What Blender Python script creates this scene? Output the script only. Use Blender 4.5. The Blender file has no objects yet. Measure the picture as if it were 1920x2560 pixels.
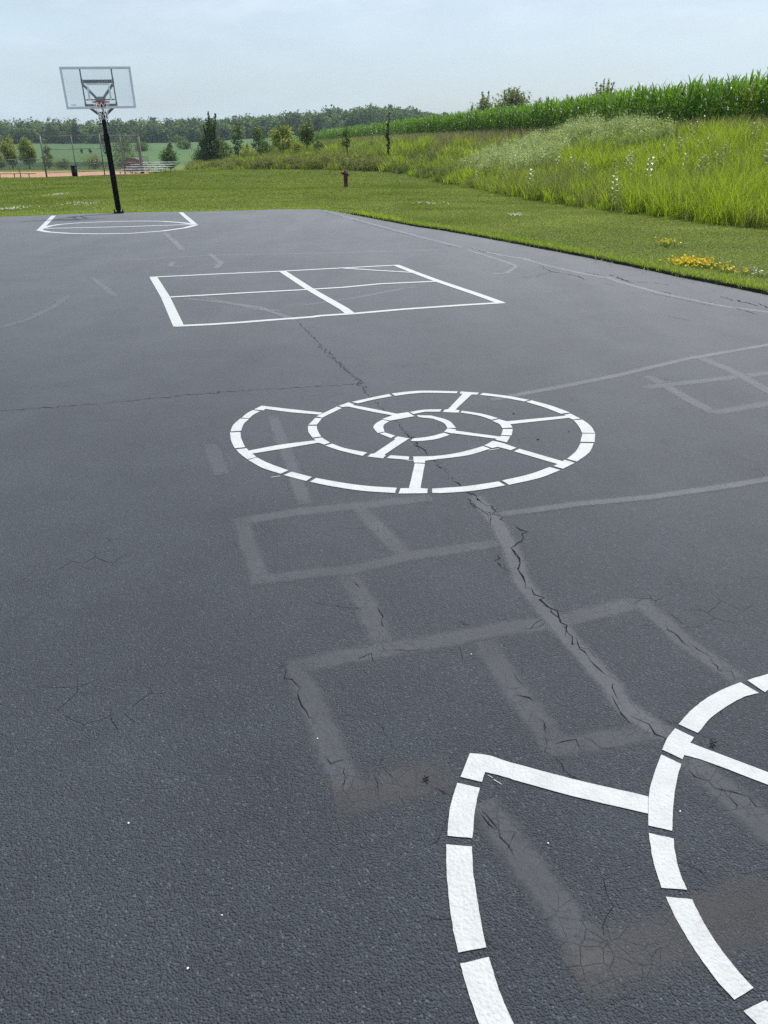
import bpy, bmesh, math, random
import numpy as np
from mathutils import Vector, Matrix
D = bpy.data
SC = bpy.context.scene
COL = SC.collection
R = math.radians
# ------------------------------------------------------------------ camera, sky, sun, exposure
PW, PH, FPX = 1920, 2560, 1933.8
PITCH, ROLL, HC = 0.43033, -0.009128, 1.50373
cF = np.array([0, math.cos(PITCH), -math.sin(PITCH)])
cu = np.array([0, math.sin(PITCH), math.cos(PITCH)])
cx_ = np.array([1.0, 0, 0])
cX = math.cos(ROLL) * cx_ + math.sin(ROLL) * cu
cU = -math.sin(ROLL) * cx_ + math.cos(ROLL) * cu
cam = D.cameras.new('camera')
cam.sensor_fit = 'VERTICAL'; cam.sensor_height = 24; cam.lens = FPX / PH * 24
cam.clip_start = 0.05; cam.clip_end = 6000
cam_o = D.objects.new('camera', cam); COL.objects.link(cam_o)
m = Matrix.Identity(4)
for i in range(3):
    m[i][0] = cX[i]; m[i][1] = cU[i]; m[i][2] = -cF[i]
m[2][3] = HC
cam_o.matrix_world = m
SC.camera = cam_o

SUN_EL, SUN_AZ = R(61), math.atan2(0.51, 0.86)          # azimuth measured from +Y towards +X
world = D.worlds.new('World'); SC.world = world; world.use_nodes = True
nt = world.node_tree; nt.nodes.clear()
def wn(t, **k):
    n = nt.nodes.new(t)
    for a, b in k.items(): setattr(n, a, b)
    return n
sky = wn('ShaderNodeTexSky', sky_type='NISHITA', sun_disc=False, sun_elevation=SUN_EL, sun_rotation=SUN_AZ,
         air_density=1.0, dust_density=3.5, ozone_density=1.6, altitude=200)
tc = wn('ShaderNodeTexCoord')
mp = wn('ShaderNodeMapping'); mp.inputs['Scale'].default_value = (1.1, 1.1, 4.0); mp.inputs['Location'].default_value = (2.1, 0.3, 0.4)
cn = wn('ShaderNodeTexNoise'); cn.inputs['Scale'].default_value = 2.6; cn.inputs['Detail'].default_value = 7; cn.inputs['Roughness'].default_value = 0.55
cr = wn('ShaderNodeMapRange'); cr.inputs['From Min'].default_value = 0.42; cr.inputs['From Max'].default_value = 0.78
cr.inputs['To Min'].default_value = 0.50; cr.inputs['To Max'].default_value = 0.9
mx = wn('ShaderNodeMix', data_type='RGBA'); mx.inputs['B'].default_value = (5.5, 6.85, 7.8, 1)
bg = wn('ShaderNodeBackground'); bg.inputs['Strength'].default_value = 0.132
wo = wn('ShaderNodeOutputWorld')
L = nt.links.new
L(tc.outputs['Generated'], mp.inputs['Vector']); L(mp.outputs['Vector'], cn.inputs['Vector']); L(cn.outputs['Fac'], cr.inputs['Value'])
sp = wn('ShaderNodeSeparateXYZ'); zr = wn('ShaderNodeMapRange'); zr.inputs['From Min'].default_value = .3; zr.inputs['From Max'].default_value = .8
zr.inputs['To Min'].default_value = 1; zr.inputs['To Max'].default_value = .25; zm = wn('ShaderNodeMath', operation='MULTIPLY')
L(tc.outputs['Generated'], sp.inputs[0]); L(sp.outputs['Z'], zr.inputs['Value']); L(zr.outputs['Result'], zm.inputs[0]); L(cr.outputs['Result'], zm.inputs[1])
L(zm.outputs[0], mx.inputs['Factor']); L(sky.outputs['Color'], mx.inputs['A']); c2 = wn('ShaderNodeTexNoise'); c2.inputs['Scale'].default_value = 5.5; c2.inputs['Detail'].default_value = 8; c2.inputs['Roughness'].default_value = .6; L(mp.outputs['Vector'], c2.inputs['Vector'])
r2 = wn('ShaderNodeMapRange'); r2.inputs['From Min'].default_value = .47; r2.inputs['From Max'].default_value = .72; r2.inputs['To Max'].default_value = .75; L(c2.outputs['Fac'], r2.inputs['Value'])
z2 = wn('ShaderNodeMapRange'); z2.inputs['From Min'].default_value = .08; z2.inputs['From Max'].default_value = .2; L(sp.outputs['Z'], z2.inputs['Value'])
m2 = wn('ShaderNodeMath', operation='MULTIPLY'); L(r2.outputs['Result'], m2.inputs[0]); L(z2.outputs['Result'], m2.inputs[1])
mx2 = wn('ShaderNodeMix', data_type='RGBA'); mx2.inputs['B'].default_value = (7.2, 7.9, 8.4, 1); L(m2.outputs[0], mx2.inputs['Factor']); L(mx.outputs['Result'], mx2.inputs['A'])
L(mx2.outputs['Result'], bg.inputs['Color'])
L(bg.outputs['Background'], wo.inputs['Surface'])

sun = D.lights.new('sun', 'SUN'); sun.energy = 4.7; sun.angle = R(0.5); sun.color = (1.0, 0.955, 0.88)
sun_o = D.objects.new('sun', sun); COL.objects.link(sun_o)
sd = Vector((math.sin(SUN_AZ) * math.cos(SUN_EL), math.cos(SUN_AZ) * math.cos(SUN_EL), math.sin(SUN_EL)))
sun_o.rotation_euler = sd.to_track_quat('Z', 'Y').to_euler()
sun_o.location = (20, 20, 40)
SC.view_settings.view_transform = 'Standard'; SC.view_settings.look = 'None'
SC.view_settings.exposure = 0.0; SC.view_settings.gamma = 1.0
SC.cycles.max_bounces = 8; SC.cycles.transparent_max_bounces = 24
SC.cycles.use_denoising = False; SC.cycles.adaptive_threshold = 0.006; SC.cycles.sample_clamp_indirect = 4

# ------------------------------------------------------------------ plan geometry helpers
def ray(px, py):
    d = cF * FPX + cX * (px - PW / 2) - cU * (py - PH / 2)
    return d / np.linalg.norm(d)
def G(px, py):                                           # photo pixel -> point of the flat playground
    d = ray(px, py); t = -HC / d[2]
    return (d[0] * t, d[1] * t)
def zone(ox, oy, w): return lambda x, y: (ox + x * w / 1659, oy + y * w / 1659)
P16 = zone(0, 0, 1920)
Z1, Z2, Z3 = zone(1080, 1640, 840), zone(560, 1200, 700), zone(1160, 1200, 760)
Z4, Z5, Z6, Z7, Z8, ZK = zone(560, 960, 500), zone(1000, 960, 500), zone(1200, 480, 720), zone(360, 640, 500), zone(800, 640, 500), zone(0, 500, 960)
def smooth(t): t = np.clip(t, 0, 1); return t * t * (3 - 2 * t)
def pl_dist(P, poly):                                    # signed distance to a polyline (positive on its right)
    P = np.asarray(P, float); best = np.full(len(P), 1e9); sg = np.ones(len(P))
    for a, b in zip(poly[:-1], poly[1:]):
        a = np.array(a, float); b = np.array(b, float); v = b - a
        t = np.clip(((P - a) @ v) / (v @ v), 0, 1)
        q = P - (a + t[:, None] * v); dd = np.hypot(q[:, 0], q[:, 1])
        s = np.sign(v[1] * q[:, 0] - v[0] * q[:, 1])
        m_ = dd < best - 1e-9
        best = np.where(m_, dd, best); sg = np.where(m_, s, sg)
    return best * np.where(sg == 0, 1, sg)
TOE = [(17, -30), (13.5, 0), (10.3, 11), (8.35, 17.5), (7.1, 22), (5.9, 28.2), (5.2, 33.7), (4.4, 46.4), (2.6, 58), (0.6, 66), (-2.2, 71), (-6, 77), (-11, 85), (-18, 98), (-25, 112), (-34, 150), (-46, 230)]
CREST = [(36, -30), (27, 5), (22, 20), (17, 38), (14, 52), (8.5, 90), (0.5, 125), (-9, 160), (-15, 185), (-24, 225), (-26, 260)]
def terrain(x, y):
    x = np.atleast_1d(np.asarray(x, float)); y = np.atleast_1d(np.asarray(y, float)); P = np.stack([x, y], 1)
    d1 = pl_dist(P, TOE); d2 = -pl_dist(P, CREST)
    zc = np.interp(y, [-30, 20, 38, 52, 90, 125, 175, 215, 260, 400], [2.3, 2.5, 2.55, 2.75, 3.45, 3.95, 4.1, 2.9, 0.8, 0])
    w = np.maximum(d1 + np.maximum(d2, 0), 0.5)
    s = np.where(d2 <= 0, 1.0, np.clip(d1 / w, 0, 1))
    s = np.where(d1 <= 0, 0.0, s)
    s = 0.55 * s + 0.45 * smooth(s)
    z = zc * s + np.where(d2 < 0, np.minimum(-d2, 60) * 0.003, 0)
    z = z + (1 - s) * 0.022 * np.clip(x + 31, -6, 36) * smooth((y - 42) / 45) * (1 - smooth((y - 160) / 120))
    z = z + np.interp(y, [0, 150, 200, 300, 400, 500, 620, 900, 1500], [0, 0, 0.4, 4.4, 8.6, 12.6, 19, 24, 24]) * (1 + np.clip((x + 60) / 260, -.2, .22))
    z = z - 0.02
    return z
def T(x, y): return float(terrain([x], [y])[0])
def hit(px, py, tmax=900):                               # photo pixel -> point of the terrain
    d = ray(px, py); t = np.linspace(3, tmax, 6000)
    g = HC + d[2] * t - terrain(d[0] * t, d[1] * t)
    i = int(np.argmax(g < 0)) if (g < 0).any() else len(t) - 1
    return (d[0] * t[i], d[1] * t[i], HC + d[2] * t[i])
def at(px, py, Y):                                       # photo pixel at a chosen distance
    d = ray(px, py); t = Y / d[1]
    return (d[0] * t, Y, HC + d[2] * t)

# ------------------------------------------------------------------ materials
def mat(name):
    mm = D.materials.new(name); mm.use_nodes = True; n = mm.node_tree; n.nodes.clear(); return mm, n
class N:
    def __init__(s, tree): s.t = tree
    def n(s, typ, ins=None, **k):
        nd = s.t.nodes.new(typ)
        for a, b in k.items(): setattr(nd, a, b)
        for a, b in (ins or {}).items():
            if hasattr(b, 'links') and hasattr(b, 'is_output'): s.t.links.new(b, nd.inputs[a])
            else: nd.inputs[a].default_value = b
        return nd
    def noise(s, vec, scale, detail=4, rough=.55, dist=0):
        return s.n('ShaderNodeTexNoise', {'Vector': vec, 'Scale': scale, 'Detail': detail, 'Roughness': rough, 'Distortion': dist}).outputs['Fac']
    def rng(s, v, a, b, c=0., d=1.):
        return s.n('ShaderNodeMapRange', {'Value': v, 'From Min': a, 'From Max': b, 'To Min': c, 'To Max': d}).outputs['Result']
    def mix(s, f, a, b):
        q = s.n('ShaderNodeMix', data_type='RGBA')
        for key, v in (('Factor', f), ('A', a), ('B', b)):
            if hasattr(v, 'is_output'): s.t.links.new(v, q.inputs[key])
            else: q.inputs[key].default_value = v if key == 'Factor' else (tuple(v) + (1,))[:4]
        return q.outputs['Result']
    def math(s, op, a, b=0.):
        q = s.n('ShaderNodeMath', operation=op)
        for i, v in enumerate((a, b)):
            if hasattr(v, 'is_output'): s.t.links.new(v, q.inputs[i])
            else: q.inputs[i].default_value = v
        return q.outputs[0]
    def dusty(s, c, nrm, rough=.72, gl=.105):             # matt sealcoat whose gloss grows towards grazing view
        p = s.n('ShaderNodeBsdfPrincipled', {'Base Color': c, 'Roughness': rough, 'Specular IOR Level': .25, 'Normal': nrm})
        lw = s.math('POWER', s.n('ShaderNodeLayerWeight', {'Blend': .5}).outputs['Facing'], 4.)
        g_ = s.n('ShaderNodeBsdfGlossy', {'Color': (.9, .93, 1, 1), 'Roughness': .6})
        co = s.n('ShaderNodeTexCoord').outputs['Object']; gn = s.n('ShaderNodeMapping', {'Vector': co, 'Scale': (.9, .22, 1), 'Rotation': (0, 0, .9)}).outputs[0]
        lw = s.math('MULTIPLY', lw, s.rng(s.noise(gn, 1., 6, .65), .3, .72, .82, 1.2))
        return s.n('ShaderNodeMixShader', {0: s.math('MULTIPLY', lw, gl), 1: p.outputs[0], 2: g_.outputs[0]}).outputs[0]
    def out(s, sh): s.t.links.new(sh, s.n('ShaderNodeOutputMaterial').inputs['Surface'])
def paint(name, col, rough=.5, metal=0., var=.12, scale=6, spec=.5, bump=0.):
    mm, t = mat(name); k = N(t); co = k.n('ShaderNodeTexCoord').outputs['Object']
    f = k.rng(k.noise(co, scale, 5), .3, .7)
    c = k.mix(f, tuple(v * (1 - var) for v in col), tuple(min(1, v * (1 + var)) for v in col))
    ins = {'Base Color': c, 'Roughness': k.rng(f, 0, 1, rough * .85, min(1, rough * 1.15)), 'Metallic': metal, 'Specular IOR Level': spec}
    if bump: ins['Normal'] = k.n('ShaderNodeBump', {'Height': k.noise(co, scale * 8, 3), 'Strength': bump, 'Distance': .01}).outputs['Normal']
    k.out(k.n('ShaderNodeBsdfPrincipled', ins).outputs[0]); return mm
def leaf(name, a, b, trans=.45, rough=.5, spec=.35, tcol=None, c2=None):
    mm, t = mat(name); k = N(t); v = k.n('ShaderNodeAttribute', attribute_name='v').outputs['Fac']
    c = k.mix(v, a, b)
    if c2: c = k.mix(k.rng(v, .8, 1.), c, c2)
    p = k.n('ShaderNodeBsdfPrincipled', {'Base Color': c, 'Roughness': rough, 'Specular IOR Level': spec})
    tc_ = k.mix(.5, c, tcol) if tcol else c
    tr = k.n('ShaderNodeBsdfTranslucent', {'Color': tc_})
    k.out(k.n('ShaderNodeMixShader', {0: trans, 1: p.outputs[0], 2: tr.outputs[0]}).outputs[0]); return mm

def asphalt_nodes(k, co, base, bumps, cracks=True):
    big = k.noise(co, .35, 4, .6); mid = k.noise(co, 2.2, 5, .6); fine = k.noise(co, 120, 4, .75)
    c = k.mix(k.rng(big, .3, .7), tuple(v * .80 for v in base), tuple(v * 1.18 for v in base))
    c = k.mix(k.rng(mid, .42, .68, 0, .6), c, tuple(v * 1.3 for v in base))
    c = k.mix(k.rng(k.noise(co, 170, 3, .8), .56, .68, 0, .75), c, tuple(v * .35 for v in base))
    c = k.mix(k.rng(k.noise(co, .9, 6, .7), .60, .74, 0, .3), c, (.098, .098, .098))
    vo = k.n('ShaderNodeTexVoronoi', {'Vector': co, 'Scale': 210.}, feature='F1')
    st = k.n('ShaderNodeSeparateColor', {'Color': vo.outputs['Color']})
    c = k.mix(k.rng(st.outputs[0], .0, 1., 0, .55), c, tuple(v * .52 for v in base))
    c = k.mix(k.rng(st.outputs[1], .93, 1., 0, .65), c, tuple(v * 2.3 for v in base))
    h = k.math('ADD', k.math('MULTIPLY', vo.outputs['Distance'], -.9), k.math('MULTIPLY', fine, .9))
    h = k.math('ADD', h, k.math('MULTIPLY', k.noise(co, 75, 4, .8), .55))
    rough = .56
    if cracks:
        wv = k.n('ShaderNodeMix', data_type='VECTOR'); k.t.links.new(co, wv.inputs['A']); wv.inputs['Factor'].default_value = .06
        k.t.links.new(k.n('ShaderNodeTexNoise', {'Vector': co, 'Scale': 3.5, 'Detail': 4.}).outputs['Color'], wv.inputs['B'])
        ve = k.n('ShaderNodeTexVoronoi', {'Vector': wv.outputs['Result'], 'Scale': 9.}, feature='DISTANCE_TO_EDGE').outputs['Distance']
        msk = k.rng(k.noise(co, 1.3, 3), .56, .66)
        line = k.math('MULTIPLY', k.rng(ve, .0, .018, 1, 0), k.math('MULTIPLY', msk, k.rng(k.noise(co, 9, 2), .42, .55)))
        c = k.mix(k.math('MULTIPLY', line, .7), c, (.012, .012, .014))
        h = k.math('SUBTRACT', h, k.math('MULTIPLY', line, 1.2))
    nrm = k.n('ShaderNodeBump', {'Height': h, 'Strength': bumps, 'Distance': .009}).outputs['Normal']
    return c, nrm, rough
AS = (.067, .077, .092)
def m_asphalt():
    mm, t = mat('asphalt'); k = N(t); co = k.n('ShaderNodeTexCoord').outputs['Object']
    c, nrm, r_ = asphalt_nodes(k, co, AS, 1.0)
    k.out(k.dusty(c, nrm)); return mm
def m_band(name, col, alpha, bumps, rough, crack=.0):
    mm, t = mat(name); k = N(t); co = k.n('ShaderNodeTexCoord').outputs['Object']
    e = k.n('ShaderNodeAttribute', attribute_name='v').outputs['Fac']
    c = k.mix(k.rng(k.noise(co, 3, 5), .3, .7), tuple(v * .85 for v in col), tuple(v * 1.15 for v in col))
    vo = k.n('ShaderNodeTexVoronoi', {'Vector': co, 'Scale': 95.}, feature='F1')
    h = k.math('ADD', k.math('MULTIPLY', vo.outputs['Distance'], -.5), k.noise(co, 35, 4, .6))
    if crack:
        wv = k.n('ShaderNodeMix', data_type='VECTOR'); k.t.links.new(co, wv.inputs['A']); wv.inputs['Factor'].default_value = .035
        k.t.links.new(k.n('ShaderNodeTexNoise', {'Vector': co, 'Scale': 4., 'Detail': 3.}).outputs['Color'], wv.inputs['B'])
        ve = k.n('ShaderNodeTexVoronoi', {'Vector': wv.outputs['Result'], 'Scale': 24.}, feature='DISTANCE_TO_EDGE').outputs['Distance']
        line = k.math('MULTIPLY', k.rng(ve, .0, .022, 1, 0), k.rng(k.noise(co, 3, 3), .42, .56, 0, crack))
        c = k.mix(line, c, (.012, .012, .014)); h = k.math('SUBTRACT', h, line)
    nrm = k.n('ShaderNodeBump', {'Height': h, 'Strength': bumps, 'Distance': .005}).outputs['Normal']
    p = k.dusty(c, nrm, rough, .19)
    ed = k.math('ADD', e, k.math('MULTIPLY', k.math('SUBTRACT', k.noise(co, 14, 6, .75), .5), 1.1))
    ed = k.math('ADD', ed, k.math('MULTIPLY', k.math('SUBTRACT', k.noise(co, 60, 4, .8), .5), 1.2))
    a = k.math('MULTIPLY', k.rng(ed, .2, .95), k.rng(k.noise(co, 1.1, 3), .28, .55, alpha * .85, alpha))
    k.out(k.n('ShaderNodeMixShader', {0: a, 1: k.n('ShaderNodeBsdfTransparent').outputs[0], 2: p}).outputs[0]); return mm
def m_line():
    mm, t = mat('white_court_paint'); k = N(t); co = k.n('ShaderNodeTexCoord').outputs['Object']
    f = k.noise(co, 14, 6, .65); g = k.noise(co, 3, 3)
    c = k.mix(k.rng(f, .3, .7), (.395, .42, .43), (.49, .515, .525))
    c = k.mix(k.rng(g, .5, .8, 0, .35), c, (.37, .39, .395))
    wear = k.math('MULTIPLY', k.rng(k.noise(co, 130, 4, .8), .62, .70), k.rng(g, .40, .62, .25, .95))
    c = k.mix(wear, c, (.2, .2, .21))
    vo = k.n('ShaderNodeTexVoronoi', {'Vector': co, 'Scale': 110.}, feature='F1').outputs['Distance']
    h = k.math('ADD', k.math('MULTIPLY', vo, -.85), k.math('MULTIPLY', k.noise(co, 55, 5, .75), 1.6))
    nrm = k.n('ShaderNodeBump', {'Height': h, 'Strength': .55, 'Distance': .006}).outputs['Normal']
    k.out(k.n('ShaderNodeBsdfPrincipled', {'Base Color': c, 'Roughness': .55, 'Normal': nrm}).outputs[0]); return mm
def m_ground():
    mm, t = mat('ground'); k = N(t); co = k.n('ShaderNodeTexCoord').outputs['Object']
    bank = k.n('ShaderNodeAttribute', attribute_name='bank').outputs['Fac']
    soy = k.n('ShaderNodeAttribute', attribute_name='soy').outputs['Fac']
    a = k.noise(co, .55, 5, .6); b = k.noise(co, 7, 5, .7); s = k.noise(co, 60, 3, .7)
    c = k.mix(k.rng(a, .3, .7), (.085, .125, .022), (.150, .175, .042))
    c = k.mix(k.rng(b, .35, .75, 0, .6), c, (.105, .160, .022))
    c = k.mix(k.rng(s, .5, .8, 0, .35), c, (.16, .17, .06))
    c = k.mix(bank, c, k.mix(b, (.018, .022, .008), (.040, .042, .016)))  # bank soil and litter, with shade under the plants put into the colour
    # soybean rows: leaf tone with fine rows and wide patches
    sv = k.n('ShaderNodeMapping', {'Vector': co, 'Scale': (.012, .05, 1), 'Rotation': (0, 0, .25)}).outputs[0]
    f = k.mix(k.rng(k.noise(sv, 1, 4), .3, .7), (.050, .112, .034), (.078, .152, .044))
    f = k.mix(k.rng(k.noise(co, .8, 3), .4, .8, 0, .5), f, (.035, .075, .020))
    c = k.mix(soy, c, f)
    nrm = k.n('ShaderNodeBump', {'Height': k.math('ADD', b, s), 'Strength': .8, 'Distance': .05}).outputs['Normal']
    k.out(k.n('ShaderNodeBsdfPrincipled', {'Base Color': c, 'Roughness': .85, 'Specular IOR Level': .2, 'Normal': nrm}).outputs[0]); return mm
M = {}
M['asphalt'] = m_asphalt(); M['line'] = m_line(); M['ground'] = m_ground()
M['band'] = m_band('worn_sealer', (.076, .084, .097), .66, .75, .68, .3)
M['seal'] = m_band('crack_sealer', (.084, .092, .106), .75, .6, .66, .25)
M['sand'] = m_band('dusty_sealer', (.086, .088, .091), .34, .8, .7, .45)
M['crack'] = paint('crack_dark', (.010, .010, .011), .95, spec=.1)  # near-black colour for the flat crack slivers
M['black'] = paint('black_steel', (.005, .005, .006), .5, spec=.2)
M['pad'] = paint('black_vinyl', (.004, .004, .005), .6, spec=.15)
M['steel'] = paint('dark_grey_steel', (.085, .082, .092), .42)
M['galv'] = paint('galvanised_steel', (.15, .17, .165), .5, .3)
M['grey_arm'] = paint('grey_arm_steel', (.22, .25, .26), .45)
M['white'] = paint('white_paint', (.80, .80, .85), .4, var=.05)
M['glassline'] = paint('white_target_paint', (.80, .83, .84), .5, var=.04)
M['rim'] = paint('red_rim_paint', (.24, .022, .022), .4)
M['net'] = paint('white_cord', (.78, .78, .78), .8)
M['hyd'] = paint('maroon_paint', (.10, .012, .022), .36, var=.25)
M['alu'] = paint('aluminium_plank', (.78, .79, .80), .4, .0)
M['wood'] = paint('weathered_brown_wood', (.14, .095, .085), .8, var=.25, bump=.4)
M['postwood'] = paint('grey_brown_post', (.15, .13, .125), .8, var=.2, bump=.4)
M['bench'] = paint('dark_red_bench', (.075, .030, .026), .6, var=.2)
M['dirt'] = paint('infield_dirt', (.42, .245, .16), .95, var=.14, scale=.5, spec=.1)
M['bark'] = paint('bark', (.075, .06, .048), .9, var=.3, bump=.6)
M['wire'] = paint('chain_link_wire', (.20, .22, .22), .5, .4)
M['screen'] = paint('dark_windscreen', (.045, .055, .05), .8)
M['litter'] = paint('white_plastic', (.75, .75, .74), .5)
M['pebble'] = paint('pebble', (.45, .43, .40), .8, var=.3)
M['dead'] = paint('dead_leaf', (.016, .012, .011), .8)
M['lawn'] = leaf('lawn_blades', (.080, .132, .020), (.315, .375, .095), .4, spec=.15, tcol=(.31, .39, .045))
M['lawn_edge'] = leaf('edge_grass', (.16, .27, .020), (.38, .50, .06), .45, spec=.15, tcol=(.40, .54, .02))
M['tall'] = leaf('tall_grass', (.090, .170, .012), (.380, .490, .055), .48, spec=.3, tcol=(.44, .57, .015))
M['tan'] = leaf('seeding_grass', (.17, .15, .07), (.42, .36, .21), .4, spec=.1)
M['dull'] = leaf('mixed_grass', (.085, .130, .020), (.33, .36, .10), .45, spec=.15)
M['clover'] = leaf('pale_weed', (.200, .280, .060), (.520, .600, .260), .45, spec=.15, c2=(.70, .74, .46))
M['milk'] = leaf('milkweed_leaf', (.13, .19, .08), (.30, .36, .20), .25, rough=.42, spec=.6)
M['corn'] = leaf('corn_leaf', (.045, .120, .012), (.135, .260, .022), .42, rough=.42, spec=.55, tcol=(.22, .46, .01))
M['corny'] = leaf('yellowing_corn_leaf', (.10, .17, .015), (.19, .24, .02), .45, rough=.4, tcol=(.25, .33, .01))
M['weed'] = leaf('olive_weed', (.075, .105, .020), (.300, .310, .090), .45, spec=.1)
M['dark_leaf'] = leaf('dark_leaf', (.030, .070, .014), (.140, .215, .045), .42, spec=.15)
M['bank_leaf'] = leaf('bank_tree_leaf', (.045, .090, .018), (.190, .260, .055), .42, spec=.15)
M['mid_leaf'] = leaf('mid_leaf', (.070, .125, .022), (.190, .260, .050), .42, spec=.15)
M['olive_leaf'] = leaf('olive_leaf', (.12, .16, .05), (.36, .40, .15), .42, spec=.15)
M['yellow_leaf'] = leaf('yellow_leaf', (.15, .21, .022), (.44, .48, .07), .45, spec=.15)
M['willow_leaf'] = leaf('willow_leaf', (.13, .18, .035), (.36, .40, .095), .42, spec=.15)
M['forest'] = leaf('forest_leaf', (.036, .078, .034), (.200, .270, .095), .25, rough=.9, spec=.02)
M['yflower'] = leaf('yellow_petals', (.75, .52, .01), (.85, .68, .02), .3)
M['wflower'] = leaf('white_petals', (.62, .64, .52), (.80, .80, .70), .3)
def m_glass():
    mm, t = mat('acrylic'); k = N(t); co = k.n('ShaderNodeTexCoord').outputs['Object']
    d_ = k.n('ShaderNodeBsdfPrincipled', {'Base Color': (.72, .78, .80, 1), 'Roughness': .15})
    f = k.rng(k.noise(co, 2, 4), .3, .7, .07, .12)
    k.out(k.n('ShaderNodeMixShader', {0: f, 1: k.n('ShaderNodeBsdfTransparent', {'Color': (.97, .985, .985, 1)}).outputs[0], 2: d_.outputs[0]}).outputs[0]); return mm
M['glass'] = m_glass()

# ------------------------------------------------------------------ mesh + object helpers
def tag(o, label=None, cat=None, group=None, kind=None):
    if label: o['label'] = label
    if cat: o['category'] = cat
    if group: o['group'] = group
    if kind: o['kind'] = kind
    return o
def link(name, me, material=None, parent=None, loc=None):
    o = D.objects.new(name, me); COL.objects.link(o)
    if material is not None: me.materials.append(material)
    if parent is not None: o.parent = parent
    if loc is not None: o.location = loc
    return o
def empty(name, loc, rz=0.):
    o = D.objects.new(name, None); COL.objects.link(o); o.location = loc; o.rotation_euler = (0, 0, rz); o.empty_display_size = .2; return o
def npmesh(name, V, Q, v=None, smooth_=False, **attrs):  # arrays -> mesh (quads)
    V = np.ascontiguousarray(V, np.float32); Q = np.ascontiguousarray(Q, np.int32)
    me = D.meshes.new(name); me.vertices.add(len(V)); me.vertices.foreach_set('co', V.ravel())
    me.loops.add(Q.size); me.loops.foreach_set('vertex_index', Q.ravel())
    me.polygons.add(len(Q)); me.polygons.foreach_set('loop_start', np.arange(0, Q.size, Q.shape[1], dtype=np.int32))
    me.polygons.foreach_set('loop_total', np.full(len(Q), Q.shape[1], np.int32))
    if smooth_: me.polygons.foreach_set('use_smooth', np.ones(len(Q), bool))
    if v is not None: attrs['v'] = v
    for kx, val in attrs.items():
        a = me.attributes.new(kx, 'FLOAT', 'POINT'); a.data.foreach_set('value', np.ascontiguousarray(val, np.float32))
    me.update(calc_edges=True); return me
class MB:                                                # collects primitive shapes into one mesh
    def __init__(s): s.bm = bmesh.new()
    def box(s, c, size, rz=0., rx=0., ry=0., bev=0.):
        mt = Matrix.Translation(c) @ Matrix.Rotation(rz, 4, 'Z') @ Matrix.Rotation(ry, 4, 'Y') @ Matrix.Rotation(rx, 4, 'X') @ Matrix.Diagonal((*size, 1))
        g = bmesh.ops.create_cube(s.bm, size=1, matrix=mt)
        if bev:
            ed = list({e for v_ in g['verts'] for e in v_.link_edges})
            bmesh.ops.bevel(s.bm, geom=ed, offset=bev, segments=2, affect='EDGES', profile=.6)
        return s
    def bar(s, a, b, w, h, bev=0., up=(0, 0, 1)):
        a = Vector(a); b = Vector(b); d = (b - a); ln = d.length; y = d.normalized()
        u = Vector(up); x = y.cross(u)
        if x.length < 1e-4: x = y.cross(Vector((1, 0, 0)))
        x.normalize(); z = x.cross(y)
        mt = Matrix(((x.x, y.x, z.x, 0), (x.y, y.y, z.y, 0), (x.z, y.z, z.z, 0), (0, 0, 0, 1)))
        mt = Matrix.Translation((a + b) / 2) @ mt @ Matrix.Diagonal((w, ln, h, 1))
        g = bmesh.ops.create_cube(s.bm, size=1, matrix=mt)
        if bev:
            ed = list({e for v_ in g['verts'] for e in v_.link_edges})
            bmesh.ops.bevel(s.bm, geom=ed, offset=bev, segments=2, affect='EDGES', profile=.6)
        return s
    def tube(s, pts, r, seg=10, cap=True):
        pts = [Vector(p) for p in pts]; rs = r if hasattr(r, '__len__') else [r] * len(pts); rings = []
        for i, p in enumerate(pts):
            d = (pts[min(i + 1, len(pts) - 1)] - pts[max(i - 1, 0)]).normalized()
            x = d.cross(Vector((.03, .05, 1) if abs(d.z) < .95 else (1, .04, .03))).normalized(); y = d.cross(x)
            rings.append([s.bm.verts.new(p + (x * math.cos(q) + y * math.sin(q)) * rs[i]) for q in [6.2832 * j / seg for j in range(seg)]])
        for a, b in zip(rings[:-1], rings[1:]):
            for j in range(seg):
                f = s.bm.faces.new((a[j], a[(j + 1) % seg], b[(j + 1) % seg], b[j])); f.smooth = True
        if cap: s.bm.faces.new(rings[0]); s.bm.faces.new(rings[-1])
        return s
    def lathe(s, prof, c=(0, 0, 0), seg=24, axis=None):
        q = Vector((0, 0, 1)).rotation_difference(Vector(axis or (0, 0, 1))); rings = []
        for r_, z in prof:
            rings.append([s.bm.verts.new(Vector(c) + q @ Vector((r_ * math.cos(6.2832 * j / seg), r_ * math.sin(6.2832 * j / seg), z))) for j in range(seg)])
        for a, b in zip(rings[:-1], rings[1:]):
            for j in range(seg):
                f = s.bm.faces.new((a[j], a[(j + 1) % seg], b[(j + 1) % seg], b[j])); f.smooth = True
        s.bm.faces.new(rings[0]); s.bm.faces.new(rings[-1]); return s
    def torus(s, c, R_, r_, seg=36, ss=10):
        vs = [[s.bm.verts.new((c[0] + (R_ + r_ * math.cos(6.2832 * j / ss)) * math.cos(6.2832 * i / seg), c[1] + (R_ + r_ * math.cos(6.2832 * j / ss)) * math.sin(6.2832 * i / seg), c[2] + r_ * math.sin(6.2832 * j / ss))) for j in range(ss)] for i in range(seg)]
        for i in range(seg):
            for j in range(ss):
                f = s.bm.faces.new((vs[i][j], vs[(i + 1) % seg][j], vs[(i + 1) % seg][(j + 1) % ss], vs[i][(j + 1) % ss])); f.smooth = True
        return s
    def poly(s, pts, z): s.bm.faces.new([s.bm.verts.new((p[0], p[1], z)) for p in pts]); return s
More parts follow.
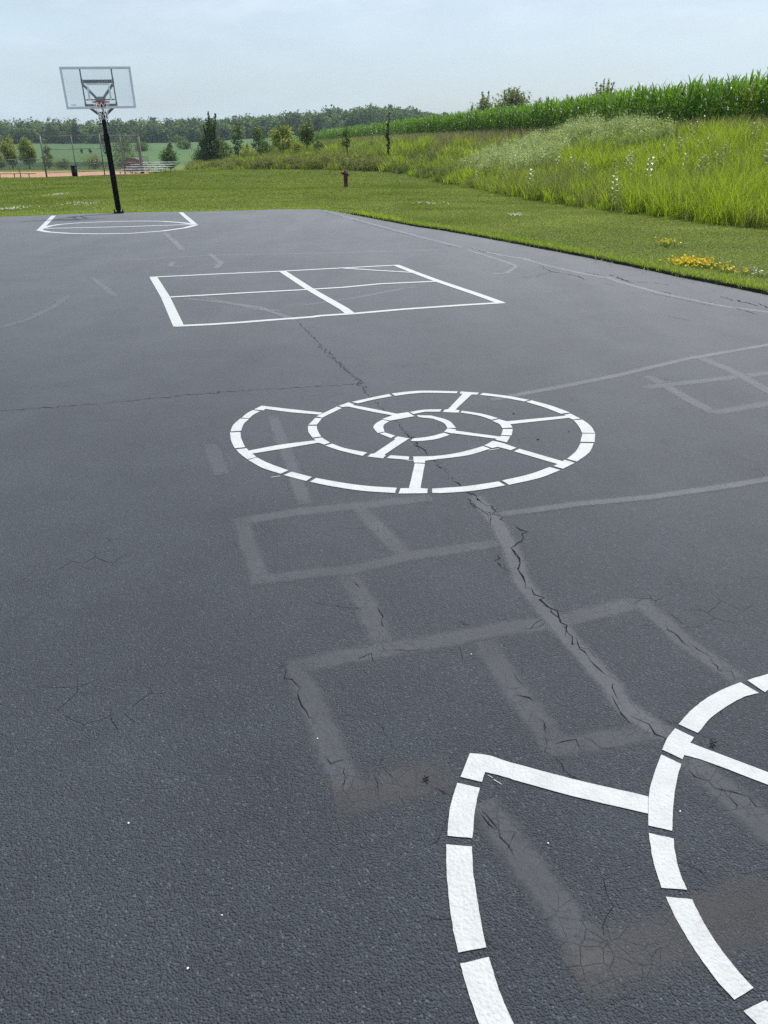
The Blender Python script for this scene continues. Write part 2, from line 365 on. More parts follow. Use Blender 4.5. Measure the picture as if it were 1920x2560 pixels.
    def build(s, name, material, parent=None, loc=None):
        bmesh.ops.recalc_face_normals(s.bm, faces=s.bm.faces[:])
        big = [f for f in s.bm.faces if len(f.verts) > 4]
        if big: bmesh.ops.triangulate(s.bm, faces=big)
        me = D.meshes.new(name); s.bm.to_mesh(me); s.bm.free(); return link(name, me, material, parent, loc)

# ------------------------------------------------------------------ ground
def spaced(a, b, n, k0, p=2.2):
    t = np.linspace(-1, 1, n); s = np.sign(t) * np.abs(t) ** p
    return np.where(s < 0, k0 + s * (k0 - a), k0 + s * (b - k0))
gx = np.unique(np.concatenate([spaced(-2200, 2200, 150, 0, 3.2), np.arange(-40, 30, .7)]))
gy = np.unique(np.concatenate([np.arange(-14, 130, .8), np.linspace(130, 300, 60), np.linspace(300, 700, 50), np.linspace(700, 3200, 24)]))
XX, YY = np.meshgrid(gx, gy); shp = XX.shape
ZZ = terrain(XX.ravel(), YY.ravel())
PXY = np.stack([XX.ravel(), YY.ravel()], 1)
d1 = pl_dist(PXY, TOE)
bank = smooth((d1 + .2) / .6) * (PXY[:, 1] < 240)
soy = smooth((PXY[:, 1] - 176) / 6) * (1 - smooth((d1 + 4) / 4))
soy = np.maximum(soy, smooth((PXY[:, 1] - 240) / 10))
idx = np.arange(XX.size).reshape(shp)
Q = np.stack([idx[:-1, :-1], idx[:-1, 1:], idx[1:, 1:], idx[1:, :-1]], -1).reshape(-1, 4)
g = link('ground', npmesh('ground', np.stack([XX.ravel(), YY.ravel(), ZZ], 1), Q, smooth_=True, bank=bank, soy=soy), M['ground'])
tag(g, kind='structure')
# asphalt slab
AEDGE = [G(*P16(*p)) for p in [(0, 468), (75, 465), (150, 462), (230, 460), (300, 458), (375, 457), (450, 456), (520, 454.5), (560, 453), (600, 452), (645, 451.5), (690, 452), (715, 454.5), (760, 463), (830, 476.5), (900, 490), (960, 498.5), (1030, 511), (1100, 524), (1200, 543), (1300, 563), (1400, 584), (1500, 605), (1580, 621), (1659, 637)]]
poly = [(-60, 9.3), (-40, 15.4), (-20, 21.6)] + AEDGE + [(5.4, 6), (6.4, 2), (7.4, -3), (8.6, -9), (-60, -9)]
rngA = random.Random(5); pj = []
for a, b in zip(poly, poly[1:] + poly[:1]):
    ln = math.hypot(b[0] - a[0], b[1] - a[1]); nseg = max(1, int(ln / .35)) if a[1] > 5 and a[0] > -22 else 1
    for i in range(nseg):
        t = i / nseg; j = .022 if nseg > 1 else 0
        pj.append((a[0] + (b[0] - a[0]) * t + rngA.gauss(0, j), a[1] + (b[1] - a[1]) * t + rngA.gauss(0, j)))
b_ = MB(); f = b_.bm.faces.new([b_.bm.verts.new((p[0], p[1], 0)) for p in pj])
ex = bmesh.ops.extrude_face_region(b_.bm, geom=[f])
for v_ in ex['geom']:
    if isinstance(v_, bmesh.types.BMVert): v_.co.z = -.08
tag(b_.build('asphalt', M['asphalt']), kind='structure')
APOLY = poly

def resample(pts, step, jit=0., rng=None):
    out = []
    for a, b in zip(pts[:-1], pts[1:]):
        n_ = max(1, int(math.hypot(b[0] - a[0], b[1] - a[1]) / step))
        for i in range(n_): out.append((a[0] + (b[0] - a[0]) * i / n_, a[1] + (b[1] - a[1]) * i / n_))
    out.append(pts[-1])
    if jit: out = [(p[0] + rng.gauss(0, jit), p[1] + rng.gauss(0, jit)) for p in out]
    return out
def normals(pts):
    o = []
    for i in range(len(pts)):
        a = pts[max(i - 1, 0)]; b = pts[min(i + 1, len(pts) - 1)]
        dx, dy = b[0] - a[0], b[1] - a[1]; l_ = math.hypot(dx, dy) or 1; o.append((-dy / l_, dx / l_))
    return o
# raised turf along the right edge of the blacktop: a soil face and a soft shoulder
REDGE = resample(AEDGE[12:] + [(5.4, 6), (6.4, 2), (7.4, -3)], .15, .012, rngA)
LIPP = [(.004, -.06), (.012, .032), (.05, .045), (.3, .045), (.75, .012), (1.1, -.05)]
def lip(P):
    d = np.abs(pl_dist(P, AEDGE[12:] + [(5.4, 6), (6.4, 2), (7.4, -3)])); return np.interp(d, [0, .05, .3, .75, 1.1], [.04, .045, .045, .012, -.05])
nE = normals(REDGE); VL, QL = [], []
for i, (p, q) in enumerate(zip(REDGE, nE)):
    f_ = min(1, i / 12)
    for d_, z_ in LIPP: VL.append((p[0] - (-q[0]) * d_, p[1] + q[1] * d_, max(z_ * f_, -.05)))
    if i < len(REDGE) - 1:
        for j in range(5): b0 = i * 6 + j; QL.append((b0, b0 + 1, b0 + 7, b0 + 6))
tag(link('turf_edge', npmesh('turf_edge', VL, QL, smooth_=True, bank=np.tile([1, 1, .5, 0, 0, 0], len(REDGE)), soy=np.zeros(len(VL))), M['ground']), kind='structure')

# ------------------------------------------------------------------ strips laid on the asphalt
def ribbon(paths, z, name, material):                    # soft-edged band: attribute v runs 0..1..0 across and along the ends
    V, Qs, A = [], [], []
    for pts, w in paths:
        z += .00002
        pts = resample(pts, .12); nn = normals(pts); n_ = len(pts); tot = 0; cum = [0]
        for a, b in zip(pts[:-1], pts[1:]): cum.append(cum[-1] + math.hypot(b[0] - a[0], b[1] - a[1]))
        for i, (p, q) in enumerate(zip(pts, nn)):
            b0 = len(V); en = min(1, min(cum[i], cum[-1] - cum[i]) / (w * .2) + .8)
            for s_, av in ((-1.3, 0), (-.5, 1), (.5, 1), (1.3, 0)):
                V.append((p[0] + q[0] * w * .47 * s_, p[1] + q[1] * w * .47 * s_, z)); A.append(av * en)
            if i < n_ - 1:
                for j in range(3): Qs.append((b0 + j, b0 + j + 1, b0 + 5 + j, b0 + 4 + j))
    return link(name, npmesh(name, V, Qs, v=A), material)
def pp(zf, *pts): return [G(*zf(*p)) for p in pts]
bands = [(pp(Z2, (60, 252), (440, 188), (800, 152), (1100, 118), (1230, 105)), .11), (pp(Z2, (110, 255), (150, 400), (225, 590)), .10),
    (pp(Z2, (150, 600), (450, 560), (760, 530), (1100, 450), (1620, 375)), .10), (pp(Z2, (800, 165), (900, 270), (1060, 440)), .11),
    (pp(Z2, (730, 560), (830, 720), (960, 985)), .12), (pp(Z2, (370, 1120), (650, 1060), (930, 1010), (1300, 950), (1659, 880)) + pp(Z3, (480, 780), (960, 668)), .11),
    (pp(Z2, (430, 1130), (560, 1400), (660, 1660), (740, 1830)), .11), (pp(Z3, (110, 880), (280, 1150), (540, 1500)), .11),
    (pp(Z3, (960, 660), (1200, 880), (1520, 1110)), .10), (pp(Z1, (250, 720), (420, 960), (640, 1260), (820, 1540)), .11),
    (pp(Z1, (1250, 500), (1659, 850), (1900, 1040)), .12), (pp(Z3, (420, 1470), (760, 1420), (1060, 1370)), .10),
    (pp(P16, (1400, 812), (1480, 858), (1545, 893)), .12), (pp(P16, (1390, 838), (1659, 806), (1760, 790)), .12), (pp(P16, (1500, 768), (1580, 800), (1680, 856)), .12),
    (pp(P16, (1540, 892), (1659, 872), (1760, 860)), .12), (pp(P16, (455, 960), (480, 1025)), .12), (pp(P16, (590, 900), (660, 1090)), .10),
    (pp(P16, (0, 708), (60, 690), (120, 660), (150, 636)), .12), (pp(P16, (200, 600), (250, 640)), .12), (pp(P16, (430, 640), (560, 668), (610, 672)), .14), (pp(P16, (650, 660), (760, 645), (900, 618)), .12)]
tag(ribbon(bands, .0006, 'worn_marking', M['band']), kind='structure')
bands.append((pp(P16, (625, 690), (700, 752), (760, 800), (790, 850), (850, 905), (900, 960), (960, 1015), (1010, 1060), (1060, 1095)), .09))
bands += [(pp(Z2, (60, 252), (115, 258)), .1), (pp(Z2, (200, 560), (235, 605)), .1), (pp(Z2, (730, 1810), (770, 1860)), .1)]
seals = [(pp(Z3, (60, 90), (190, 250), (260, 390), (320, 560), (430, 700), (510, 790), (600, 900), (700, 1010), (800, 1120), (860, 1220), (970, 1310), (1120, 1400)), .095),
    (pp(P16, (1080, 1112), (1240, 1090), (1400, 1075), (1560, 1052), (1680, 1032), (1800, 1010)), .07), (pp(P16, (1060, 864), (1200, 838), (1330, 812), (1480, 776), (1659, 745), (1760, 726)), .09),
    (pp(Z6, (-80, 318), (30, 342), (120, 364), (250, 384), (400, 428), (600, 472), (740, 494), (800, 518), (1000, 573), (1150, 608), (1400, 658), (1659, 692), (1900, 735)), .12),
    (pp(P16, (1010, 540), (1090, 565), (1116, 575), (1095, 590), (1060, 592)), .10), (pp(P16, (375, 565), (368, 574), (395, 577)), .12), (pp(P16, (452, 548), (478, 568), (465, 580)), .14), (pp(P16, (355, 503), (375, 520), (395, 540)), .16),
    (pp(P16, (700, 455), (790, 480), (900, 510), (1000, 535)), .16), (pp(P16, (230, 565), (450, 552), (700, 547), (960, 540)), .09), (pp(P16, (640, 692), (560, 664), (470, 652), (400, 645)), .10)]
tag(ribbon(seals, .0014, 'crack_sealer', M['seal']), kind='structure')
dust = [(pp(Z2, (650, 1890), (800, 1870), (1000, 1820), (1350, 1740)), .16), (pp(Z1, (690, 1570), (850, 1500), (1100, 1420), (1659, 1290), (1850, 1240)), .16), (pp(Z1, (1180, 1300), (1659, 1130)), .10)]
tag(ribbon(dust, .0020, 'dusty_marking', M['sand']), kind='structure')
# open cracks: jagged slivers
def cracks(paths, z, name):
    rg = random.Random(3); V, Qs = [], []
    for pts, w in paths:
        pts = resample(pts, .016 + w * .9, min(w * 1.1, .011), rg); nn = normals(pts); n_ = len(pts); z += .0000012
        for i, (p, q) in enumerate(zip(pts, nn)):
            b0 = len(V); ww = w * .26 * rg.uniform(.2, 1.25) * (.35 if rg.random() < .3 else 1) * (0.15 if i in (0, n_ - 1) else 1)
            V += [(p[0] + q[0] * ww, p[1] + q[1] * ww, z), (p[0] - q[0] * ww, p[1] - q[1] * ww, z)]
            if i < n_ - 1: Qs.append((b0, b0 + 1, b0 + 3, b0 + 2))
    return link(name, npmesh(name, V, Qs), M['crack'])
ck = [(pp(Z3, (275, 240), (322, 285), (305, 330), (268, 382), (300, 450), (302, 500)), .009), (pp(Z3, (300, 495), (338, 565), (335, 590)), .022), (pp(Z3, (365, 600), (460, 700), (530, 748), (562, 772)), .016),
    (pp(Z3, (545, 780), (600, 880), (690, 965), (700, 1000), (725, 1022), (790, 1055), (835, 1095)), .009), (pp(Z3, (803, 1095), (800, 1140), (830, 1190)), .010), (pp(Z3, (850, 1205), (905, 1252), (960, 1302), (1030, 1362), (1110, 1398)), .010), (pp(Z3, (755, 1158), (820, 1220), (893, 1290), (930, 1350)), .007),
    (pp(Z3, (175, 450), (215, 480), (265, 510)), .006), (pp(Z3, (20, 120), (140, 195), (155, 250)), .006), (pp(Z3, (265, 1170), (330, 1190), (370, 1220)), .006), (pp(Z3, (360, 1290), (430, 1310), (455, 1365)), .006),
    (pp(Z3, (500, 1450), (600, 1420), (620, 1465), (700, 1480)), .005), (pp(Z3, (1100, 800), (1190, 880), (1330, 950), (1400, 1050), (1450, 1060), (1500, 1100)), .005), (pp(Z3, (300, 820), (430, 800), (440, 790)), .005),
    (pp(Z2, (370, 1110), (375, 1165), (430, 1230), (470, 1330), (520, 1400), (520, 1470)), .007), (pp(Z2, (800, 715), (865, 745)), .007), (pp(Z2, (710, 590), (770, 600), (810, 640)), .005), (pp(Z2, (940, 970), (970, 1000), (1060, 1005), (1100, 1010), (1190, 1000)), .005),
    (pp(Z2, (780, 1065), (880, 1035), (880, 1080)), .004), (pp(Z2, (560, 1640), (640, 1675), (750, 1665)), .005), (pp(Z2, (640, 1850), (720, 1800), (710, 1700)), .005), (pp(Z2, (930, 1690), (980, 1740), (1010, 1760)), .006), (pp(Z2, (1200, 1690), (1280, 1690)), .004), (pp(Z2, (1210, 1800), (1290, 1850), (1330, 1870)), .005),
    (pp(Z2, (910, 760), (940, 810), (930, 860), (980, 900)), .005), (pp(Z2, (1510, 1950), (1570, 2040), (1640, 2080)), .006), (pp(Z2, (0, 1062), (95, 1082)), .004), (pp(Z2, (1430, 110), (1570, 210), (1590, 270)), .007), (pp(Z2, (1600, 440), (1650, 520)), .007),
    (pp(Z1, (420, 195), (470, 220), (480, 240)), .004), (pp(Z1, (370, 160), (450, 150)), .003), (pp(Z1, (460, 290), (550, 320), (560, 380)), .004), (pp(Z1, (240, 760), (310, 830), (330, 900), (380, 950), (420, 1010)), .004), (pp(Z1, (1260, 560), (1400, 640), (1560, 700), (1640, 745)), .005), (pp(Z1, (1400, 640), (1470, 700), (1500, 760)), .004), (pp(Z1, (570, 460), (700, 470), (720, 440), (800, 450)), .003),
    (pp(P16, (0, 888), (150, 878), (300, 864), (450, 850), (560, 842), (700, 834), (790, 828)), .012), (pp(P16, (690, 748), (735, 790), (775, 820), (790, 850)), .010), (pp(P16, (880, 935), (900, 960), (915, 975)), .012),
    (pp(Z6, (30, 338), (100, 354)), .03), (pp(Z6, (350, 425), (390, 450), (410, 458), (500, 472), (570, 487), (600, 505)), .026), (pp(Z6, (610, 465), (680, 478), (740, 487)), .022), (pp(Z6, (745, 476), (790, 490), (830, 510), (890, 524)), .045), (pp(Z6, (890, 518), (1000, 523), (1110, 541)), .018), (pp(Z6, (410, 458), (330, 485), (200, 500)), .012), (pp(Z6, (1020, 570), (1120, 592)), .022),
    (pp(Z6, (1380, 600), (1420, 612), (1460, 626)), .026), (pp(Z6, (1478, 622), (1540, 640), (1610, 658)), .05), (pp(Z6, (1255, 625), (1330, 635), (1385, 652)), .026), (pp(Z6, (1450, 660), (1540, 690), (1600, 705)), .022), (pp(Z6, (690, 517), (780, 540)), .012), (pp(Z6, (900, 570), (1050, 598), (1180, 625), (1330, 660)), .010), (pp(Z6, (1050, 710), (1230, 745)), .008), (pp(Z6, (1600, 640), (1659, 668), (1800, 700)), .03),
    (pp(P16, (760, 475), (830, 495), (900, 512)), .03), (pp(P16, (690, 456), (740, 468)), .03), (pp(P16, (960, 531), (1010, 534), (1050, 545)), .05)]
ck += [(pp(P16, (640, 692), (700, 752), (735, 785), (772, 822), (790, 850), (846, 900), (903, 962), (955, 1012), (1010, 1062)) + pp(Z3, (150, 160), (215, 225)), .010), (pp(Z3, (268, 382), (295, 430), (300, 495)), .010), (pp(Z3, (335, 590), (365, 600)), .010), (pp(Z3, (440, 690), (520, 745), (545, 780), (600, 870), (690, 970)), .011)]
rgk = random.Random(12)
for pts, w in (bands[:12] + seals[:1] + dust):            # fine side cracks in the old brittle lines
    ln = resample(pts, .16)
    for p in ln:
        if p[1] > 7 or rgk.random() > .42: continue
        a = rgk.uniform(0, 6.28); q = [(p[0] + rgk.gauss(0, w * .4), p[1] + rgk.gauss(0, w * .4))]
        for i in range(rgk.randint(2, 5)): a += rgk.gauss(0, .55); l_ = rgk.uniform(.02, .06); q.append((q[-1][0] + l_ * math.cos(a), q[-1][1] + l_ * math.sin(a)))
        ck.append((q, rgk.uniform(.002, .0042)))
tag(cracks(ck, .0024, 'asphalt_crack'), kind='structure')

# ------------------------------------------------------------------ white markings
SP2 = [(Z4, [(312, 183), (560, 212), (820, 241), (795, 257), (560, 238), (342, 210), (328, 222), (248, 215)]), (Z4, [(237, 220), (302, 228), (250, 255), (208, 288), (147, 283), (185, 250)]), (Z4, [(135, 290), (207, 292), (165, 335), (142, 392), (55, 397), (75, 345)]), (Z4, [(50, 405), (137, 402), (142, 450), (175, 527), (90, 537), (60, 475)]),
    (Z4, [(100, 546), (188, 536), (204, 556), (480, 505), (765, 470), (738, 458), (812, 447), (880, 491), (832, 506), (783, 490), (520, 535), (236, 581), (270, 610), (195, 628), (140, 588)]), (Z4, [(200, 633), (275, 613), (370, 660), (535, 720), (470, 748), (320, 700)]), (Z4, [(495, 758), (562, 732), (640, 752), (730, 775), (683, 808), (590, 785)]), (Z4, [(712, 815), (765, 783), (1000, 825), (1200, 850), (1433, 865), (1418, 908), (1150, 890), (900, 853)]),
    (Z5, [(122, 662), (206, 665), (170, 868), (229, 872), (226, 910), (-12, 912), (5, 869), (75, 868)]), (Z5, [(265, 872), (560, 850), (820, 812), (874, 845), (600, 890), (350, 908), (268, 908)]), (Z5, [(845, 805), (1080, 750), (1240, 692), (1330, 718), (1150, 785), (905, 840)]), (Z5, [(945, 562), (990, 541), (1348, 644), (1366, 632), (1450, 658), (1352, 707), (1270, 684), (1308, 668)]), (Z5, [(1385, 625), (1460, 560), (1497, 493), (1607, 495), (1570, 570), (1468, 647)]), (Z5, [(1497, 483), (1512, 415), (1618, 415), (1614, 485)]), (Z5, [(1510, 408), (1480, 350), (1438, 303), (1515, 300), (1580, 350), (1618, 410)]),
    (Z5, [(766, 308), (822, 295), (885, 313), (1378, 266), (1358, 260), (1412, 248), (1498, 291), (1436, 298), (1402, 284), (915, 337), (933, 365), (850, 370), (822, 335)]), (Z5, [(1045, 152), (1090, 138), (1260, 185), (1410, 240), (1335, 250), (1200, 198)]), (Z5, [(660, 93), (690, 77), (900, 103), (1070, 135), (1030, 148), (850, 115)]), (Z5, [(495, 83), (503, 65), (655, 75), (640, 91), (594, 90), (460, 215), (495, 222), (485, 241), (355, 236), (372, 215), (398, 212), (520, 84)]), (Z5, [(-70, 82), (60, 66), (200, 58), (480, 64), (470, 80), (200, 76), (60, 87), (-40, 102)]),
    (Z4, [(1060, 152), (1200, 120), (1368, 86), (1393, 104), (1230, 135), (1110, 164)]), (Z4, [(950, 185), (1033, 155), (1078, 172), (1070, 178), (1250, 212), (1435, 250), (1525, 236), (1560, 258), (1580, 270), (1500, 285), (1380, 307), (1312, 295), (1395, 262), (1240, 235), (1030, 190), (985, 194)]), (Z5, [(80, 236), (200, 216), (345, 213), (330, 233), (210, 233), (112, 252)]), (Z5, [(500, 240), (515, 225), (680, 250), (815, 287), (760, 300), (650, 265)]), (Z5, [(855, 377), (935, 377), (925, 430), (840, 427)]), (Z5, [(365, 400), (395, 370), (465, 380), (460, 390), (830, 440), (838, 433), (915, 438), (885, 488), (790, 465), (800, 458), (440, 412), (430, 413)]),
    (Z5, [(700, 513), (770, 475), (845, 492), (965, 533), (920, 553), (810, 525), (765, 535)]), (Z5, [(690, 519), (748, 540), (560, 595), (230, 637), (208, 640), (206, 658), (115, 655), (108, 605), (300, 600), (500, 570)]), (Z4, [(1350, 618), (1380, 595), (1535, 605), (1532, 633)]), (Z4, [(1190, 605), (1220, 582), (1245, 580), (1420, 463), (1412, 455), (1440, 438), (1538, 455), (1500, 478), (1330, 590), (1343, 595), (1318, 621)]), (Z4, [(838, 515), (898, 498), (1000, 535), (1188, 572), (1150, 600), (980, 560)]), (Z4, [(697, 350), (770, 350), (775, 385), (806, 440), (735, 448), (700, 400)]), (Z4, [(700, 342), (757, 285), (813, 287), (770, 340)]), (Z4, [(765, 272), (830, 242), (938, 190), (978, 203), (880, 250), (815, 283)]),
    (Z4, [(1312, 300), (1372, 312), (1325, 345), (1330, 400), (1275, 410), (1240, 365), (1260, 330)]), (Z4, [(1290, 415), (1332, 405), (1420, 432), (1385, 452)]), (Z5, [(92, 470), (110, 455), (240, 440), (365, 408), (412, 425), (300, 460), (160, 477), (95, 476)]), (Z5, [(140, 262), (260, 265), (400, 305), (465, 368), (393, 368), (360, 325), (270, 290), (155, 278)]),
    (Z4, [(390, 776), (466, 765), (466, 768), (392, 779)]), (Z5, [(55, 640), (110, 634), (110, 637), (56, 643)]), (Z5, [(735, 550), (822, 538), (822, 541), (736, 554)])]
SP1 = [(Z1, [(187, 484), (270, 492), (390, 530), (700, 612), (1067, 697), (1065, 781), (700, 697), (435, 624), (350, 598), (262, 576), (246, 626), (140, 600)]), (Z1, [(125, 630), (237, 655), (222, 710), (207, 800), (200, 903), (77, 891), (82, 800), (98, 715)]), (Z1, [(70, 934), (197, 944), (202, 1060), (222, 1200), (250, 1360), (268, 1443), (130, 1468), (100, 1330), (82, 1190), (72, 1060)]), (Z1, [(139, 1523), (281, 1491), (310, 1590), (345, 1690), (402, 1817), (460, 1925), (288, 1935), (232, 1817), (190, 1700), (160, 1600)]),
    (Z1, [(1555, 123), (1659, 92), (1780, 72), (1790, 150), (1659, 172), (1643, 182)]), (Z1, [(1523, 133), (1613, 186), (1540, 205), (1450, 255), (1375, 310), (1312, 383), (1217, 340), (1270, 280), (1340, 222), (1430, 170)]), (Z1, [(1200, 360), (1293, 405), (1275, 432), (1659, 578), (1800, 630), (1800, 695), (1659, 640), (1330, 515), (1245, 492), (1236, 513), (1136, 466), (1160, 410)]), (Z1, [(1132, 490), (1230, 537), (1205, 630), (1190, 740), (1185, 866), (1068, 842), (1070, 700), (1088, 610)]),
    (Z1, [(1070, 878), (1192, 905), (1200, 980), (1225, 1080), (1258, 1158), (1132, 1148), (1095, 1030), (1080, 950)]), (Z1, [(1153, 1193), (1283, 1205), (1330, 1300), (1400, 1415), (1490, 1535), (1587, 1643), (1492, 1702), (1400, 1600), (1300, 1460), (1215, 1320)]), (Z1, [(1537, 1757), (1645, 1703), (1720, 1770), (1820, 1850), (1760, 1900), (1650, 1860), (1580, 1800)]), (Z1, [(275, 590), (300, 603), (299, 605), (274, 592)]), (Z1, [(305, 612), (345, 636), (344, 638), (304, 614)])]
def rounded(pl):                                         # smooth the long curved sides, keep the cut corners sharp
    n = len(pl); P = [Vector(p) for p in pl]; out = []
    if n < 5: return list(pl) + [pl[0]]
    soft = [(P[i] - P[i - 1]).angle(P[(i + 1) % n] - P[i], 3) < R(32) for i in range(n)]
    for i in range(n):
        a, b = P[i], P[(i + 1) % n]; ta = (b - P[i - 1]) / 2 if soft[i] else b - a; tb = (P[(i + 2) % n] - a) / 2 if soft[(i + 1) % n] else b - a
        l_ = (b - a).length; ta = ta.normalized() * l_; tb = tb.normalized() * l_
        for t in (0, .2, .4, .6, .8):
            q = a * (2 * t ** 3 - 3 * t * t + 1) + ta * (t ** 3 - 2 * t * t + t) + b * (3 * t * t - 2 * t ** 3) + tb * (t ** 3 - t * t); out.append((q.x, q.y))
    return out + [out[0]]
def marking(name, polys, z, label, extra=()):
    b = MB(); c = np.mean([G(*zf(*p)) for zf, pl in polys[:4] for p in pl], 0)
    rj = random.Random(8)
    for pl in [[G(*zf(*p)) for p in pl] for zf, pl in polys] + list(extra):
        pl = resample(rounded(pl), .03, .00035, rj)[:-1]; b.poly([(q[0] - c[0], q[1] - c[1]) for q in pl], 0)
    return tag(b.build(name, M['line'], loc=(c[0], c[1], z)), label, 'court marking')
sp2 = [[G(*zf(*p)) for p in pl] for zf, pl in SP2]
# the near spiral is the same stencil: fit it to the traced part and take the pieces outside the picture from the other one
def cplx(pts): return np.array([complex(*p) for p in pts])
src = cplx([sp2[0][0], sp2[1][4], sp2[2][4], sp2[3][4], sp2[33][0], sp2[31][4]])
dst = cplx([G(*Z1(*p)) for p in [(187, 484), (77, 891), (75, 925), (130, 1468), (1132, 490), (1132, 1148)]])
src = cplx([sp2[0][0], sp2[1][4], sp2[3][4], sp2[33][3], sp2[32][1]]); dst = cplx([G(*Z1(*p)) for p in [(187, 484), (77, 891), (130, 1468), (1136, 480), (1070, 860)]])
A_ = np.stack([src, np.ones_like(src)], 1); sol = np.linalg.lstsq(A_, dst, rcond=None)[0]
extra = []
for pl in sp2[:-3]:
    w_ = [(complex(*p) * sol[0] + sol[1]) for p in pl]; w_ = [(q.real, q.imag) for q in w_]
    out = True
    for q in w_:
        v_ = np.array([q[0], q[1], -HC]); dz = v_ @ cF
        if dz > .1:
            X_ = 960 + FPX * (v_ @ cX) / dz; Y_ = 1280 - FPX * (v_ @ cU) / dz
            if X_ < 2000 and Y_ < 2660 and X_ > -50: out = False
    if out: extra.append(w_)
print('spiral fit', abs(sol[0]), np.abs(A_ @ sol - dst).round(3), len(extra))
marking('spiral_marking', SP2, .0029, 'complete white painted snail spiral in the middle of the blacktop')
marking('spiral_marking', SP1, .0029, 'large white painted snail spiral cut off by the lower right corner of the photo', extra)
def strip_poly(pts, w):
    nn = normals(pts)
    return [(p[0] + q[0] * w / 2, p[1] + q[1] * w / 2) for p, q in zip(pts, nn)] + [(p[0] - q[0] * w / 2, p[1] - q[1] * w / 2) for p, q in list(zip(pts, nn))[::-1]]
def strips(name, lines, z, label):
    b = MB(); c = np.mean([p for l_, w in lines for p in l_], 0)
    for i, (l_, w) in enumerate(lines): b.poly([(q[0] - c[0], q[1] - c[1]) for q in strip_poly(l_, w)], i * .0003)
    return tag(b.build(name, M['line'], loc=(c[0], c[1], z)), label, 'court marking')
strips('four_square_marking', [(pp(Z7, (80, 180), (180, 345), (288, 584)), .105), (pp(Z7, (48, 178), (600, 151), (1150, 127), (1659, 100)) + pp(Z8, (640, 77)), .085), (pp(Z7, (262, 583), (560, 569), (800, 553), (1000, 537), (1400, 507)) + pp(Z8, (0, 498), (290, 479), (700, 443), (1200, 408), (1530, 388)), .085),
    (pp(Z8, (628, 76), (790, 140), (985, 212), (1300, 318), (1495, 388)), .105), (pp(Z7, (1146, 127), (1380, 280), (1659, 440)) + pp(Z8, (250, 480)), .105), (pp(Z7, (190, 345), (800, 310), (1365, 280), (1659, 262)) + pp(Z8, (500, 233), (965, 212)), .08), (pp(Z8, (150, 100), (450, 120), (790, 140)), .075)],
    .0029, 'white painted four square court with a diagonal line across its far corner')
strips('basketball_key_marking', [(pp(ZK, (232, 68), (172, 130)), .13), (pp(ZK, (781, 54), (843, 107)), .13), (pp(ZK, (172, 124), (500, 117), (840, 106)), .15), (pp(ZK, (165, 130), (210, 139), (300, 145), (420, 147), (560, 145), (700, 135), (800, 121), (848, 108)), .15), (pp(ZK, (185, 122), (215, 113), (260, 106), (350, 99), (480, 93.5), (600, 91.5), (700, 92.5), (780, 98), (842, 106)), .16)],
    .0029, 'white painted free throw lane and circle on the blacktop below the basketball hoop')

# ------------------------------------------------------------------ basketball hoop
HB = G(297.7, 533)
hoop = tag(empty('basketball_hoop', (HB[0], HB[1], 0), R(17.8)), 'black pole basketball hoop with clear backboard and white net at the far blacktop edge', 'basketball hoop')
hoop.rotation_euler = (0, R(-1.4), R(17.8))
MB().bar((0, 0, .0), (0, 0, 2.74), .125, .125, .012).build('pole', M['black'], hoop)
MB().bar((0, 0, .10), (0, 0, 2.18), .165, .165, .03).build('pole_pad', M['pad'], hoop)
b = MB().box((0, 0, .03), (.30, .30, .03), bev=.004)
for sx in (-1, 1):
    for sy in (-1, 1): b.lathe([(.018, 0), (.018, .06), (.008, .065)], (sx * .12, sy * .12, .045), 8)
b.build('base_plate', M['black'], hoop)
MB().box((.068, -.05, 2.32), (.006, .08, .2)).build('white_patch', M['white'], hoop)  # thin white plate on the right face of the pole
YB, ZB, BW, BH = -1.22, 2.79, 1.85, 1.02
bb = MB().box((0, YB, ZB + BH / 2), (BW - .06, .012, BH - .06)).build('backboard', M['glass'], hoop)
b = MB()
for zz in (ZB + .03, ZB + BH - .03): b.box((0, YB, zz), (BW, .05, .06), bev=.004)
for sx in (-1, 1): b.box((sx * (BW / 2 - .03), YB, ZB + BH / 2), (.06, .05, BH - .121), bev=.004)
b.build('backboard_frame', M['white'], bb)
b = MB()
for zz in (ZB + .17 + .43,): b.box((0, YB - .009, zz), (.61, .004, .05))
for sx in (-1, 1): b.box((sx * .28, YB - .009, ZB + .17 + .2), (.05, .004, .345))
b.build('target_square', M['glassline'], bb)
b = MB()
for sx in (-1, 1):
    b.bar((sx * .41, YB + .05, ZB + .03), (sx * .41, YB + .05, ZB + BH - .04), .035, .035, .004)
    b.bar((sx * .41, YB + .075, ZB + .04), (sx * .41, YB + .075, ZB + .16), .06, .05, .004)
    b.bar((sx * .41, YB + .075, ZB + .62), (sx * .41, YB + .075, ZB + .74), .06, .05, .004)
b.box((0, YB + .08, ZB + .67), (.76, .06, .085), bev=.004)
b.box((0, YB + .08, ZB + .085), (.76, .06, .075), bev=.004)
b.box((0, YB + .06, ZB + .225), (.76, .03, .03), bev=.003)
b.build('support_frame', M['steel'], hoop)
for sx in (-1, 1):
    MB().bar((sx * .40, YB + .11, ZB + .10), (sx * .10, .02, 2.70), .05, .055, .006).build('lower_arm', M['steel'], hoop)
    MB().tube([(sx * .40, YB + .11, ZB + .60), (sx * .36, YB + .16, ZB + .57), (sx * .14, -.48, ZB + .36), (sx * .105, -.40, ZB + .31), (sx * .10, -.05, ZB + .16)], .036, 8).build('upper_arm', M['grey_arm'], hoop)
MB().box((0, -.25, ZB + .225), (.19, .40, .11), rx=R(-22), bev=.006).build('arm_bracket', M['grey_arm'], hoop)
